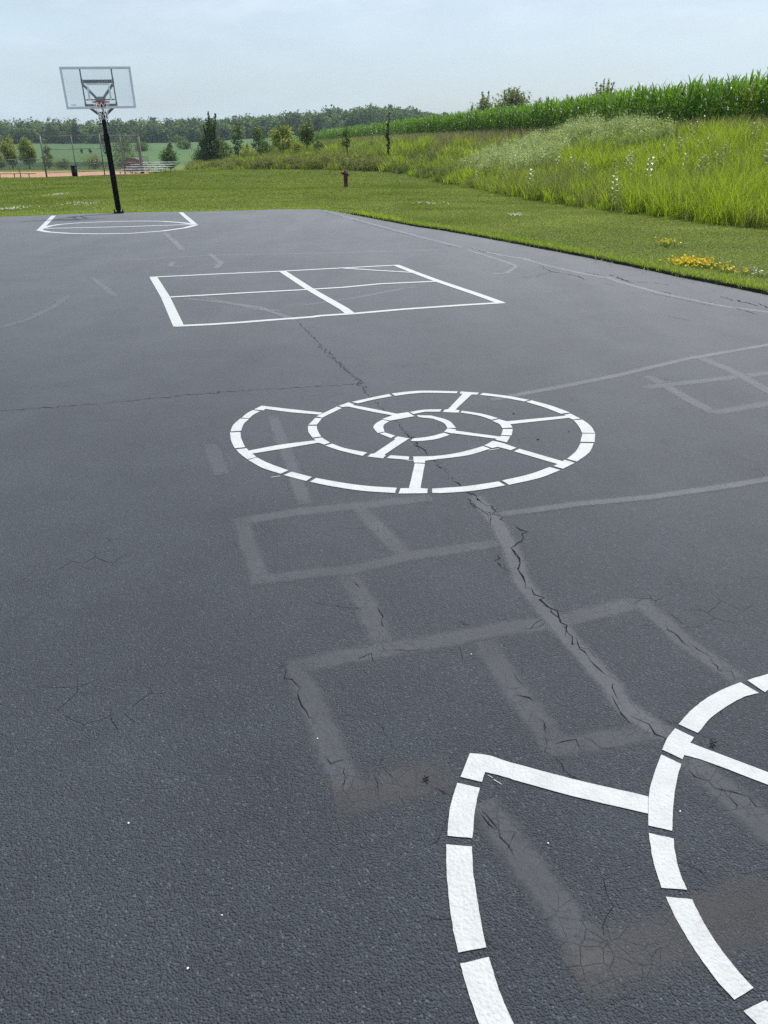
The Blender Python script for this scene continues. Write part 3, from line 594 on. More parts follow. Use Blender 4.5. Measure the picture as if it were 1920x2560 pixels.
MB().bar((.02, -.35, ZB + .17), (.03, -.02, 2.66), .045, .045, .004).build('height_actuator', M['black'], hoop)
b = MB()
for sx in (-1, 1): b.box((sx * .095, 0, 2.64), (.022, .14, .26), bev=.004); b.bar((sx * .105, -.03, 2.50), (sx * .135, -.04, 2.42), .02, .02)
b.box((0, 0, 2.755), (.17, .17, .03), bev=.005)
b.build('pole_clamp', M['black'], hoop)
RZ = 2.93
b = MB().torus((0, YB - .06 - .15 - .2286, RZ), .2286, .0105)
b.bar((-.10, YB - .02, RZ - .01), (-.13, YB - .25, RZ), .02, .012); b.bar((.10, YB - .02, RZ - .01), (.13, YB - .25, RZ), .02, .012)
b.box((0, YB - .10, RZ - .02), (.22, .16, .018), bev=.003); b.box((0, YB - .02, RZ - .05), (.17, .02, .13), bev=.003)
rim = b.build('rim', M['rim'], hoop)
b = MB(); cx0, cy0 = 0, YB - .06 - .15 - .2286; rows = [(RZ - .005, .226), (RZ - .10, .195), (RZ - .19, .155), (RZ - .28, .128), (RZ - .36, .118), (RZ - .43, .122)]
rgN = random.Random(4)
for s_ in (1, -1):
    for i in range(12):
        pts = []
        for j, (zz, rr) in enumerate(rows):
            an = (i + s_ * j * .5) / 12 * 6.2832
            pts.append((cx0 + rr * math.cos(an) + rgN.gauss(0, .004), cy0 + rr * math.sin(an) + rgN.gauss(0, .004), zz))
        b.tube(pts, .0055, 5)
b.build('net', M['net'], rim)
MB().box((-.72, YB - .008, ZB + .10), (.14, .003, .03)).build('small_decal', M['white'], bb)

# ------------------------------------------------------------------ fire hydrant
hx = hit(865, 470)
hyd = tag(empty('fire_hydrant', (hx[0], hx[1], T(hx[0], hx[1]))), 'dark maroon fire hydrant standing in the mown lawn', 'fire hydrant')
MB().lathe([(.15, 0), (.15, .03), (.115, .035), (.108, .06), (.108, .58), (.125, .60), (.125, .64), (.108, .66)], seg=20).build('barrel', M['hyd'], hyd)
MB().lathe([(.125, .66), (.135, .67), (.135, .70), (.115, .72), (.108, .80), (.085, .85), (.055, .875), (.05, .88)], seg=20).build('bonnet', M['hyd'], hyd)
MB().lathe([(.03, .88), (.03, .925), (.02, .93)], seg=5).build('operating_nut', M['hyd'], hyd)
def nozzle(ax, z, r_, ln, mt='hyd'):
    MB().lathe([(r_ * .8, .08), (r_ * .8, .14), (r_, .145), (r_, ln), (r_ * .85, ln + .012), (.025, ln + .015), (.025, ln + .045)], (0, 0, z), 14, ax).build('nozzle_cap', M[mt], hyd)
nozzle((-1, -.25, 0), .74, .075, .215); nozzle((1, .2, 0), .66, .055, .18); nozzle((.25, -1, 0), .72, .055, .19)

# ------------------------------------------------------------------ fences, bleachers, bench, bin
def wires(b0, b1, z0, z1, pitch, w, n0=None):            # diagonal chain link wires as thin ribbons
    a = np.array(b0[:2]); c = np.array(b1[:2]); ln = np.linalg.norm(c - a); h = z1 - z0; V, Qs = [], []
    for s_ in (1, -1):
        for q in np.arange(-h, ln, pitch):
            t0, t1 = max(q, 0), min(q + h, ln)
            if t1 <= t0: continue
            za, zb = z0 + (t0 - q), z0 + (t1 - q)
            if s_ < 0: za, zb = z0 + z1 - za, z0 + z1 - zb
            pa = a + (c - a) * t0 / ln; pb = a + (c - a) * t1 / ln; k = len(V); o = w * .7
            V += [(*pa, za - o), (*pb, zb - o), (*pb, zb + o), (*pa, za + o)]; Qs.append((k, k + 1, k + 2, k + 3))
    return V, Qs
def fence(name, posts, heights, rails, label, post_r=.045, pitch=.075, w=.0045, wire='wire', meshz=(0.03, None), mats=None, kind_post=None):
    o = posts[0]; e = tag(empty(name, (o[0], o[1], T(o[0], o[1]))), label, 'fence')
    zb = [T(*p) for p in posts]; loc = lambda i, z: (posts[i][0] - o[0], posts[i][1] - o[1], zb[i] - zb[0] + z)
    for i, (p, h) in enumerate(zip(posts, heights)):
        r_ = post_r[i] if hasattr(post_r, '__len__') else post_r
        b = MB().tube([loc(i, -.05), loc(i, h)], r_, 10); b.lathe([(r_ * 1.15, 0), (r_ * 1.15, .03), (r_ * .6, .07), (.01, .085)], loc(i, h), 10)
        b.build('post', M[(mats or {}).get(i, 'galv')], e)
    for z in rails:
        for i in range(len(posts) - 1): MB().tube([loc(i, z), loc(i + 1, z)], .024, 8).build('rail', M['galv'], e)
    V, Qs = [], []
    for i in range(len(posts) - 1):
        v, q = wires(loc(i, 0), loc(i + 1, 0), meshz[0] + zb[i] - zb[0], (meshz[1] or min(heights[i], heights[i + 1]) - .03) + zb[i] - zb[0], pitch, w); k = len(V); V += v; Qs += [tuple(t + k for t in x) for x in q]
    link('chain_link', npmesh('chain_link', V, Qs), M[wire], e); return e
p1 = hit(117, 443); P1 = (p1[0], 81.0)
def post_at(px, Y): q = at(px, 440, Y); return (q[0], Y)
bs = [post_at(116.5, 81), post_at(193, 81.5), post_at(262.5, 82), post_at(313, 84.5), post_at(357, 87)]
fence('backstop_fence', bs, [3.62, 3.62, 3.66, 3.60, 3.55], [.05, .42, 1.1, 2.42, 3.55], 'tall grey chain link backstop behind the trash can and bleachers', post_r=[.075, .042, .055, .042, .15], mats={4: 'postwood'})
lf = [post_at(116, 81.1), post_at(51.5, 80.5), post_at(-14, 80), post_at(-90, 79)]
fence('side_fence', lf[::-1], [1.7, 1.7, 1.7, 1.7], [1.66], 'low chain link fence running left from the tall backstop', post_r=.04)
of = [post_at(x_, 150) for x_ in (-60, -20, 28, 70, 110, 153, 195, 240, 285, 325, 352)]
fence('outfield_fence', of, [1.3] * len(of), [1.28], 'low dark screened fence beyond the far side of the infield', post_r=.03, wire='screen', pitch=.10, w=.021)
# bleachers
bx = at(293, 436, 86.0)
bl = tag(empty('bleachers', (bx[0], 86.0, T(bx[0], 86)), R(-8)), 'five row aluminium bleachers right of the backstop', 'bleachers')
BL, rise, run = 4.5, .21, .58
for i in range(5):
    MB().box((BL / 2 + i * .28, i * run, .30 + i * rise), (BL, .26, .045), bev=.008).build('seat_plank', M['alu'], bl)
    if i: MB().box((BL / 2 + i * .28, i * run - .30, .10 + i * rise), (BL, .24, .04), bev=.008).build('foot_plank', M['alu'], bl)
for k in range(4):
    x0 = .35 + k * 1.27; b = MB()
    b.bar((x0, -.1, .04), (x0 + 1.1, 4 * run + .15, .04), .05, .05)
    b.bar((x0, -.1, .2), (x0 + 1.1, 4 * run + .1, .26 + 4 * rise), .05, .05)
    for i in range(5):
        b.bar((x0 + i * .28, i * run, .04), (x0 + i * .28, i * run, .275 + i * rise), .045, .045)
    b.build('support_frame', M['galv'], bl)
MB().bar((.4, 4 * run, .1), (BL + .9, 4 * run, .9), .03, .03).bar((BL + .9, 4 * run + .03, .1), (.4, 4 * run + .03, .9), .03, .03).build('cross_brace', M['galv'], bl)
# bench
q = at(40, 445, 83.5)
bn = tag(empty('players_bench', (q[0], 83.5, T(q[0], 83.5)), R(4)), 'long low dark red bench on the infield dirt behind the side fence', 'bench')
MB().box((-.6, 0, .43), (5.2, .28, .05), bev=.01).build('seat', M['bench'], bn)
for xx in (-2.9, -1.5, -.1, 1.3): MB().bar((xx, 0, 0), (xx, 0, .41), .06, .06).box((xx, 0, .385), (.08, .26, .04)).build('leg', M['bench'], bn)
# trash can
q = at(188, 442, 80.3)
tr = tag(empty('trash_can', (q[0], 80.3, T(q[0], 80.3))), 'black trash can standing against the backstop fence', 'trash can')
MB().lathe([(.235, 0), (.25, .02), (.285, .9), (.275, .9), (.26, .1), (.02, .08)], seg=20).build('bin_body', M['black'], tr)
MB().lathe([(.30, .9), (.31, .92), (.31, .97), (.29, .99), (.27, .99)], seg=20).build('bin_lid', M['black'], tr)
q = at(198, 442, 80.2); b = MB().lathe([(.04, 0), (.09, .02), (.11, .06), (.08, .10), (.02, .11)], seg=9); b.box((.16, .02, .03), (.22, .14, .05), rz=.4, bev=.012)
tag(b.build('litter', M['litter'], loc=(q[0], 80.2, T(q[0], 80.2))), 'small white litter on the grass at the foot of the trash can', 'litter')
# shed with arched roof, gate panel
q = at(337, 424, 112); sh = tag(empty('equipment_shed', (q[0], 112, T(q[0], 112)), R(-6)), 'small brown wooden shed with a low rounded roof behind the bleachers', 'shed')
sw = 1.0; prof = [(-sw, 0), (sw, 0), (sw, 1.45), (.55, 1.62), (-.1, 1.70), (-.55, 1.72), (-.85, 1.45), (-sw, 1.2)]
b = MB(); va = [b.bm.verts.new((x_, -.7, z_)) for x_, z_ in prof]; vb = [b.bm.verts.new((x_, .7, z_)) for x_, z_ in prof]
b.bm.faces.new(va); b.bm.faces.new(vb[::-1])
for i in range(len(prof)): j = (i + 1) % len(prof); b.bm.faces.new((va[i], va[j], vb[j], vb[i]))
for i in range(9): b.box((-.88 + i * .22, -.712, .6), (.02, .02, 1.15))
b.build('wall', M['wood'], sh)
b = MB()
top = prof[2:]
for (xa, za), (xb, zb_) in zip(top[:-1], top[1:]): b.bar((xa, 0, za + .03), (xb, 0, zb_ + .03), 1.6, .04, up=(0, 0, 1))
b.build('roof', M['postwood'], sh)
fence('gate_panel', [post_at(360, 100), post_at(376, 100)], [1.75, 1.75], [.1, 1.72], 'short chain link gate panel between the shed and the dark bush', post_r=.035, w=.012)
# infield dirt sheet
iv = []; nx, ny = 46, 24
XI = np.linspace(-80, -22, nx); rr = []
ys0, ys1 = 82.4, 128.
VV = []
for j in range(ny):
    for i in range(nx):
        x_ = XI[i]; y_ = ys0 + (ys1 - ys0) * j / (ny - 1) + (.3 * math.sin(i * 1.7) if j in (0, ny - 1) else 0); x_ += .4 * y_ * 0 - (y_ - 82) * .28
        VV.append((x_, y_, T(x_, y_) + .035))
ii = np.arange(nx * ny).reshape(ny, nx)
tag(link('infield_dirt', npmesh('infield_dirt', VV, np.stack([ii[:-1, :-1], ii[:-1, 1:], ii[1:, 1:], ii[1:, :-1]], -1).reshape(-1, 4), smooth_=True), M['dirt']), kind='structure')

# ------------------------------------------------------------------ vegetation generators (numpy)
RG = np.random.default_rng(11)
def blades(P, h, w, lean=.35, seg=3, rng=RG, az=None, curl=1.4):    # P (n,3); tapered bent strips
    n = len(P); az = rng.uniform(0, 6.283, n) if az is None else az; h = np.broadcast_to(h, n) * rng.uniform(.6, 1.25, n)
    ln = np.broadcast_to(lean, n) * rng.uniform(.3, 1.5, n); face = az + rng.normal(0, .8, n) + 1.57
    V = np.zeros((n, seg + 1, 2, 3))
    for k in range(seg + 1):
        t = k / seg; r_ = ln * h * t ** curl; zz = h * t * (1 - .25 * ln * t)
        c = np.stack([P[:, 0] + r_ * np.cos(az), P[:, 1] + r_ * np.sin(az), P[:, 2] + zz], 1)
        ww = (np.broadcast_to(w, n) * (1 - t ** 1.6 * .92) * .5)
        s = np.stack([np.cos(face) * ww, np.sin(face) * ww, np.zeros(n)], 1)
        V[:, k, 0] = c - s; V[:, k, 1] = c + s
    base = (np.arange(n) * (seg + 1) * 2)[:, None]
    k = np.arange(seg) * 2; q = np.stack([k, k + 1, k + 3, k + 2], 1)
    Qs = (base[:, :, None] + q[None]).reshape(-1, 4)
    v = np.repeat(np.clip(rng.beta(2, 2, n), 0, 1), (seg + 1) * 2)
    return V.reshape(-1, 3), Qs, v
def leaves(C, nrm, size, rng=RG, asp=.55, v=None):       # diamond leaves at C facing about nrm
    n = len(C); d = rng.normal(size=(n, 3)); nrm = nrm + .55 * rng.normal(size=(n, 3)); nrm /= np.linalg.norm(nrm, axis=1, keepdims=True) + 1e-9
    a = np.cross(nrm, d); a /= np.linalg.norm(a, axis=1, keepdims=True) + 1e-9; b = np.cross(nrm, a)
    s = np.broadcast_to(size, n)[:, None] * rng.uniform(.6, 1.4, (n, 1))
    V = np.stack([C - a * s, C + b * s * asp - nrm * s * .12, C + a * s, C - b * s * asp - nrm * s * .12], 1).reshape(-1, 3)
    v = np.repeat(np.clip(rng.beta(2, 2, n), 0, 1) if v is None else v, 4)
    return V, np.arange(n * 4).reshape(-1, 4), v
def cat(parts):
    V, Qs, A, o = [], [], [], 0
    for v, q, a in parts: V.append(v); Qs.append(q + o); A.append(a); o += len(v)
    return np.concatenate(V), np.concatenate(Qs), np.concatenate(A)
def crown(lobes, n, size, rng, shell=.45, flat=0.):      # leaf clumps spread through overlapping lobes
    L_ = np.array(lobes, float); vol = (L_[:, 3] * L_[:, 4] * L_[:, 5]) ** .72; pick = rng.choice(len(L_), n, p=vol / vol.sum()); l_ = L_[pick]
    d = rng.normal(size=(n, 3)); d /= np.linalg.norm(d, axis=1, keepdims=True); r_ = rng.uniform(0, 1, (n, 1)) ** shell
    # ragged outline: push by cheap angular noise
    rag = 1 + .16 * np.sin(d[:, :1] * 7 + pick[:, None]) * np.sin(d[:, 1:2] * 6 + pick[:, None] * 2) + .10 * np.sin(d[:, 2:] * 11 + pick[:, None] * 1.3)
    C = l_[:, :3] + d * r_ * rag * l_[:, 3:6]
    tone = (rng.random(len(L_)) * .6)[pick] + rng.beta(2, 2, n) * .5
    return leaves(C, d + np.array([0, 0, .35]), size, rng, v=np.clip(tone, 0, 1))
def rand_lobes(rng, w, h, z0, n, shape='round'):
    lb = []
    for i in range(n):
        t = (i + .5) / n; z = z0 + (h - z0) * (.1 + .82 * t)
        if shape == 'cone': rad = w * .5 * (1.05 - t) ** .8
        elif shape == 'column': rad = w * .5 * (.9 - .6 * abs(t - .4))
        else: rad = w * .5 * math.sqrt(max(.12, 1 - (2 * t - .85) ** 2))
        a = rng.uniform(0, 6.283); o = rad * rng.uniform(.25, .75); s = max(rad * rng.uniform(.5, .8), w * .10)
        lb.append((o * math.cos(a), o * math.sin(a), z, s, s, s * rng.uniform(.8, 1.2)))
        if i % 2 == 0: lb.append((-o * math.cos(a), -o * math.sin(a), z * rng.uniform(.92, 1.02), s * .9, s * .9, s * .8))
    return lb
def tree(name, loc, h, w, label, material, n=1400, size=.16, z0=.25, shape='round', lobes=9, seed=1, cat_='tree', group=None, bend=0., trunk_r=None, spikes=0, sparse=.45):
    rng = np.random.default_rng(seed); e = tag(empty(name, loc), label, cat_, group)
    lb = rand_lobes(rng, w, h, h * z0, lobes, shape)
    lb = [(a + bend * (c / h) ** 2, b, c, d, e_, f_) for a, b, c, d, e_, f_ in lb]
    V, Qs, v = crown(lb, n, size, rng, sparse)
    if spikes:                                           # upright leaders poking out of the top
        parts = [(V, Qs, v)]
        for i in range(spikes):
            a = rng.uniform(0, 6.283); r0 = w * .3 * rng.uniform(.1, 1); ht = h * rng.uniform(.75, 1.08); m_ = int(n / 22)
            t = rng.uniform(.6, 1, m_); C = np.stack([r0 * np.cos(a) * t + bend * t ** 2 + rng.normal(0, size * .4, m_), r0 * np.sin(a) * t + rng.normal(0, size * .4, m_), ht * t], 1)
            parts.append(leaves(C, rng.normal(size=(m_, 3)), size * .8, rng))
        V, Qs, v = cat(parts)
    link('crown', npmesh('crown', V, Qs, v=v), M[material], e)
    tr_ = trunk_r or max(.03, h * .016); b = MB()
    b.tube([(0, 0, -.15), (.02, 0, h * .2), (bend * .2, .02, h * .45), (bend * .6, 0, h * .75), (bend, 0, h * .92)], [tr_ * 1.3, tr_, tr_ * .75, tr_ * .45, tr_ * .15], 7)
    for l_ in lb[:8]:
        zs = max(.15 * h, l_[2] - .22 * h); b.tube([(bend * (zs / h) ** 2, 0, zs), (l_[0] * .5, l_[1] * .5, (zs + l_[2]) / 2), (l_[0], l_[1], l_[2])], [tr_ * .4, tr_ * .28, tr_ * .1], 5)
    b.build('trunk', M['bark'], e); return e
def tree_px(name, px, ytop, ybase, Y, wpx, label, material, **k):
    x, _, _ = at(px, ybase, Y); z = T(x, Y); zt = at(px, ytop, Y)[2]; h = max(zt - z, .6); sc = Y * .909 / FPX
    return tree(name, (x, Y, z), h, wpx * sc, label, material, **k)
# far wood on the ridge: one mass
rng = np.random.default_rng(21); parts = []
def wood(Y, x0, x1, step, hmin, hmax, n, size):
    x = x0
    while x < x1:
        xx = x + rng.normal(0, step * .3); yy = Y + rng.normal(0, 9); h = rng.uniform(hmin, hmax) * min(1, max(.3, 1 - (xx - 8) / 75)); w = h * rng.uniform(.65, 1.0); z = T(xx, yy)
        lb = rand_lobes(rng, w * 1.15, h, 0, 7); V, Qs, v = crown(lb, n, size, rng, .28)
        tone = rng.uniform(-.35, .4); parts.append((V + np.array([xx, yy, z]), Qs, np.clip(v * .7 + .15 + tone, 0, 1))); x += step * rng.uniform(.7, 1.3)
for Y, hm, hx_ in ((498, 5, 9), (508, 9, 12), (520, 10, 13.5), (545, 10, 14), (575, 10, 14), (605, 11, 15)): wood(Y, -420, 110, 5.6, hm, hx_, 330, .85)
V, Qs, v = cat(parts)
tag(link('forest', npmesh('forest', V, Qs, v=v), M['forest']), 'dark green wood covering the ridge along the horizon', 'forest', kind='stuff')
# summer haze over the fields
hz, t_ = mat('haze'); hk = N(t_)
t_.links.new(hk.n('ShaderNodeVolumePrincipled', {'Color': (.68, .84, 1, 1), 'Density': .00018, 'Anisotropy': .2}).outputs[0], hk.n('ShaderNodeOutputMaterial').inputs['Volume'])
hb = MB().box((0, 1550, 27), (4700, 3600, 70)).build('haze', hz); tag(hb, kind='stuff')
# single trees and bushes, left to right
tree_px('willow_tree', 31, 335, 412, 165, 46, 'leftmost of two rounded pale green trees behind the side fence', 'willow_leaf', n=4200, size=.15, shape='round', lobes=16, seed=3, z0=.1)
tree_px('willow_tree', 73, 336, 412, 166, 42, 'right one of two rounded pale green trees behind the side fence', 'willow_leaf', n=4200, size=.15, lobes=16, seed=4, z0=.1)
tree_px('poplar_tree', 122, 340, 416, 163, 38, 'narrow pointed olive tree seen through the left end of the backstop', 'olive_leaf', n=1500, size=.15, shape='cone', lobes=9, seed=5, z0=.05, sparse=.6)
tree_px('bush', 6, 382, 414, 162, 26, 'low bush at the left edge of the photo beside the willow trees', 'willow_leaf', n=700, size=.14, seed=6, cat_='bush', z0=.05)
tree_px('bush', 160, 392, 418, 158, 34, 'low pale bush behind the trash can', 'olive_leaf', n=700, size=.13, seed=7, cat_='bush', z0=.05)
tree_px('bush', 238, 384, 418, 158, 52, 'broad olive bush behind the backstop left of the black pole', 'olive_leaf', n=1300, size=.14, seed=8, cat_='bush', z0=.05)
tree_px('bush', 312, 378, 418, 157, 66, 'wide olive bush behind the backstop right of the black pole', 'mid_leaf', n=1500, size=.14, seed=9, cat_='bush', z0=.05)
tree_px('field_tree', 306, 344, 384, 265, 54, 'round tree in the crop field with a bright green top', 'mid_leaf', n=1500, size=.22, seed=10, z0=.05)
tree_px('field_tree', 268, 352, 380, 265, 26, 'dark field tree just left of the hoop pole', 'dark_leaf', n=700, size=.2, seed=101, z0=.05)
tree_px('bush', 354, 353, 375, 300, 42, 'round dark bush in the crop field above the bleachers', 'dark_leaf', n=1100, size=.22, seed=11, cat_='bush', z0=.02)
tree_px('bush', 204, 369, 378, 290, 9, 'left one of two tiny round bushes in the crop field', 'dark_leaf', n=260, size=.15, seed=12, cat_='bush', z0=.02)
tree_px('bush', 226, 369, 378, 290, 9, 'right one of two tiny round bushes in the crop field', 'dark_leaf', n=260, size=.15, seed=13, cat_='bush', z0=.02)
tree_px('bush', 426, 353, 376, 300, 16, 'slim dark bush in the crop field above the round tree by the bleachers', 'dark_leaf', n=500, size=.2, seed=14, cat_='bush', z0=.02)
tree_px('bush', 459, 352, 372, 310, 34, 'wide dark bush in the crop field left of the tall pointed tree', 'dark_leaf', n=900, size=.22, seed=15, cat_='bush', z0=.02)
tree_px('bush', 447, 338, 352, 440, 34, 'bright rounded bush at the foot of the far wood', 'mid_leaf', n=700, size=.32, seed=16, cat_='bush', z0=.02)
tree_px('round_tree', 427, 366, 414, 135, 47, 'dark green round tree right of the bleachers', 'dark_leaf', n=2600, size=.12, lobes=12, seed=17, z0=.08)
tree_px('bush', 500, 372, 400, 150, 40, 'low bush at the foot of the tall pointed tree', 'mid_leaf', n=900, size=.13, seed=171, cat_='bush', z0=.02)
tree_px('young_tree', 531, 287, 392, 132, 84, 'tallest dark bushy young tree on the weedy bank', 'dark_leaf', n=5200, size=.16, shape='cone', lobes=15, seed=18, z0=.04, spikes=7, sparse=.55)
tree_px('young_tree', 596, 299, 390, 124, 36, 'thin young tree with a drooping tip right of the tall bushy one', 'bank_leaf', n=1200, size=.12, shape='column', lobes=11, seed=19, z0=.1, bend=.35, spikes=2, sparse=.7)
tree_px('young_tree', 648, 302, 390, 120, 46, 'thin forked young tree left of the yellow green one', 'bank_leaf', n=1400, size=.12, shape='round', lobes=11, seed=20, z0=.1, spikes=5, sparse=.7)
tree_px('young_tree', 708, 308, 388, 112, 58, 'yellow green young tree on the weedy bank', 'yellow_leaf', n=1700, size=.14, lobes=11, seed=22, z0=.1, spikes=6, sparse=.6)
tree_px('young_tree', 768, 303, 394, 104, 54, 'dark forked young tree right of the yellow green one', 'bank_leaf', n=1600, size=.11, lobes=10, seed=23, z0=.3, spikes=4, sparse=.65, bend=.3)
tree_px('young_tree', 868, 312, 392, 84, 34, 'light green sapling standing in front of the corn above the hydrant', 'mid_leaf', n=700, size=.085, lobes=9, seed=24, z0=.3, spikes=3, sparse=.75)
tree_px('young_tree', 970, 269, 368, 74, 16, 'slim dark column shaped sapling in front of the corn', 'dark_leaf', n=1100, size=.075, shape='column', lobes=14, seed=25, z0=.08, sparse=.6, bend=.12)
for i_, (a, b, c_, d_, e_2, f_2, g_2) in enumerate([(566, 352, 394, 40, 128, 'mid_leaf', 'rounded bush at the right foot of the tallest young tree'), (620, 356, 394, 46, 122, 'yellow_leaf', 'yellowish bush between the two thin young trees'), (668, 352, 392, 44, 116, 'mid_leaf', 'green bush left of the yellow green young tree'), (745, 350, 392, 40, 108, 'yellow_leaf', 'yellowish bush right of the yellow green young tree'), (800, 352, 392, 44, 100, 'mid_leaf', 'green bush right of the dark forked young tree'), (1655, 300, 352, 40, 40, 'yellow_leaf', 'yellow green bush in front of the corn near the right edge')]):
    tree_px('bush', a, b, c_, e_2, d_, g_2, f_2, n=800, size=.11 if e_2 > 50 else .06, seed=200 + i_, cat_='bush', z0=.02, sparse=.55, spikes=3)
def skyline_tree(px, ytop, ybot, wpx, Y, label, seed, material='olive_leaf', n=1500):
    x, _, zt = at(px, ytop, Y); z = T(x, Y); sc = Y * .909 / FPX; h = zt - z
    rng = np.random.default_rng(seed)
    return tree('hedge_tree', (x, Y, z), h, wpx * sc, label, material, n=n, size=.17 * Y / 120, lobes=12, seed=seed, z0=.25, spikes=8, sparse=.6)
skyline_tree(1213, 235, 275, 50, 130, 'smaller left crown of the pair of trees rising behind the corn', 31, n=1300)
skyline_tree(1282, 212, 270, 88, 130, 'larger right crown of the pair of trees rising behind the corn', 32, n=2600)
skyline_tree(1180, 258, 285, 16, 130, 'small pale shrub top behind the corn left of the tree pair', 33, n=350)
skyline_tree(1348, 247, 268, 24, 125, 'small shrub top behind the corn right of the tree pair', 34, n=350)
skyline_tree(1512, 204, 240, 100, 100, 'pale tree top behind the tallest corn', 35, n=1500)
skyline_tree(1570, 218, 236, 26, 100, 'small pale tree top right of the pale one behind the corn', 36, n=500)

# ------------------------------------------------------------------ corn
def corn_variant(seed, h=2.1, nl=12):
    rng = np.random.default_rng(seed); parts = []; a0 = rng.uniform(0, 6.283)
    st = blades(np.array([[0, 0, 0], [0, 0, 0.]]), np.array([h * .8] * 2), .034, 0.02, 3, np.random.default_rng(1), np.array([a0, a0 + 1.57])); parts.append(st)
    for i in range(nl):
        t = i / (nl - 1); z0 = h * (.10 + .68 * t); az = a0 + (i % 2) * math.pi + rng.normal(0, .35); ln = h * (.30 + .16 * math.sin(math.pi * min(1, t * 1.1))) * rng.uniform(.85, 1.15)
        el = R(48 + 34 * t + rng.normal(0, 5)); drop = (1.9 - 1.25 * t) * rng.uniform(.7, 1.2); seg = 7; V = np.zeros((seg + 1, 2, 3)); c = np.array([0, 0, z0]); wmax = .088 * rng.uniform(.8, 1.15)
        fa = az + math.pi / 2
        for k in range(seg + 1):
            s = k / seg; e_ = el - drop * s ** 1.8
            if k: c = c + np.array([math.cos(az) * math.cos(e_), math.sin(az) * math.cos(e_), math.sin(e_)]) * ln / seg
            w_ = wmax * (math.sin(math.pi * min(.98, .18 + .8 * s)) ** .8) * .5; tw = rng.normal(0, .12)
            side = np.array([math.cos(fa), math.sin(fa), tw]) * w_; V[k, 0] = c - side; V[k, 1] = c + side
        k = np.arange(seg) * 2; parts.append((V.reshape(-1, 3), np.stack([k, k + 1, k + 3, k + 2], 1), np.full((seg + 1) * 2, rng.beta(2, 2))))
    return cat(parts)
CV = [corn_variant(100 + i, 2.2 + .12 * (i % 4 - 1.5)) for i in range(9)]
CM = [npmesh('corn_plant', *c[:2], v=c[2]) for c in CV]
CMY = npmesh('corn_plant', *CV[2][:2], v=CV[2][2]); CMY.materials.append(M['corny'])
for m_ in CM: m_.materials.append(M['corn'])
def along(poly, s0, s1, step):
    P = np.array(poly, float); sl = np.r_[0, np.cumsum(np.hypot(*np.diff(P, axis=0).T))]; s = np.arange(s0, min(s1, sl[-1]), step)
    q = np.stack([np.interp(s, sl, P[:, 0]), np.interp(s, sl, P[:, 1])], 1); d = np.stack([np.interp(s + .5, sl, P[:, 0]), np.interp(s + .5, sl, P[:, 1])], 1) - q
    d /= np.linalg.norm(d, axis=1, keepdims=True) + 1e-9; return q, np.stack([d[:, 1], -d[:, 0]], 1)
rngc = np.random.default_rng(77); cand = []
for r_ in range(18):
    q, nn = along(CREST, 34 if r_ < 18 else 30, 330, .20 if r_ < 6 else .30)
    p = q + nn * (.6 + r_ * .76) + rngc.normal(0, .05, q.shape); cand.append(np.c_[p, np.full(len(p), r_)])
cand = np.concatenate(cand); cand = cand[cand[:, 1] > 10]
cz = terrain(cand[:, 0], cand[:, 1])
# in view: within the picture's right edge
rel = np.c_[cand[:, 0], cand[:, 1], cz + 1.2 - HC]; dep = rel @ cF; pxx = 960 + FPX * (rel @ cX) / dep
vis = (pxx < 2450) & (dep > 5); cand, cz, dep, pxx = cand[vis], cz[vis], dep[vis], pxx[vis]
dist = np.hypot(cand[:, 0], cand[:, 1])
front = (cand[:, 2] < 2.5) & (pxx < 1935); order = np.argsort(np.where(front, dist, 1e9))[:300]
ind = np.zeros(len(cand), bool); ind[order] = True
for i in order:
    k = rngc.integers(0, 9); yellow = pxx[i] > 1825 and cand[i, 2] == 0 and rngc.random() < .5
    o = D.objects.new('corn_plant', CMY if yellow else CM[k]); COL.objects.link(o); o.location = (cand[i, 0], cand[i, 1], cz[i]); o.rotation_euler = (0, 0, rngc.uniform(0, 6.28)); s = rngc.uniform(.9, 1.08) * (.85 if yellow else 1); o.scale = (s, s, s)
    tag(o, 'yellowing corn plant at the right end of the corn front rows' if yellow else 'tall green corn plant in the front rows of the field on the bank', 'corn plant', 'yellowing corn plants at the field end' if yellow else 'corn plants along the front of the field')
rest = np.where(~ind)[0]; far = dist[rest] > 110; keep = rest[~far | (rngc.random(len(rest)) < .6)]
parts = []
for i in keep:
    V, Qs, v = CV[rngc.integers(0, 9)]; a = rngc.uniform(0, 6.28); s = rngc.uniform(.88, 1.08); ca, sa = math.cos(a) * s, math.sin(a) * s
    W = np.stack([V[:, 0] * ca - V[:, 1] * sa + cand[i, 0], V[:, 0] * sa + V[:, 1] * ca + cand[i, 1], V[:, 2] * s + cz[i]], 1); parts.append((W, Qs, v))
print('corn rest', len(keep))
V, Qs, v = cat(parts)
tag(link('corn_field', npmesh('corn_field', V, Qs, v=v), M['corn']), 'dense green corn crop filling the field on top of the bank', 'corn field', kind='stuff')

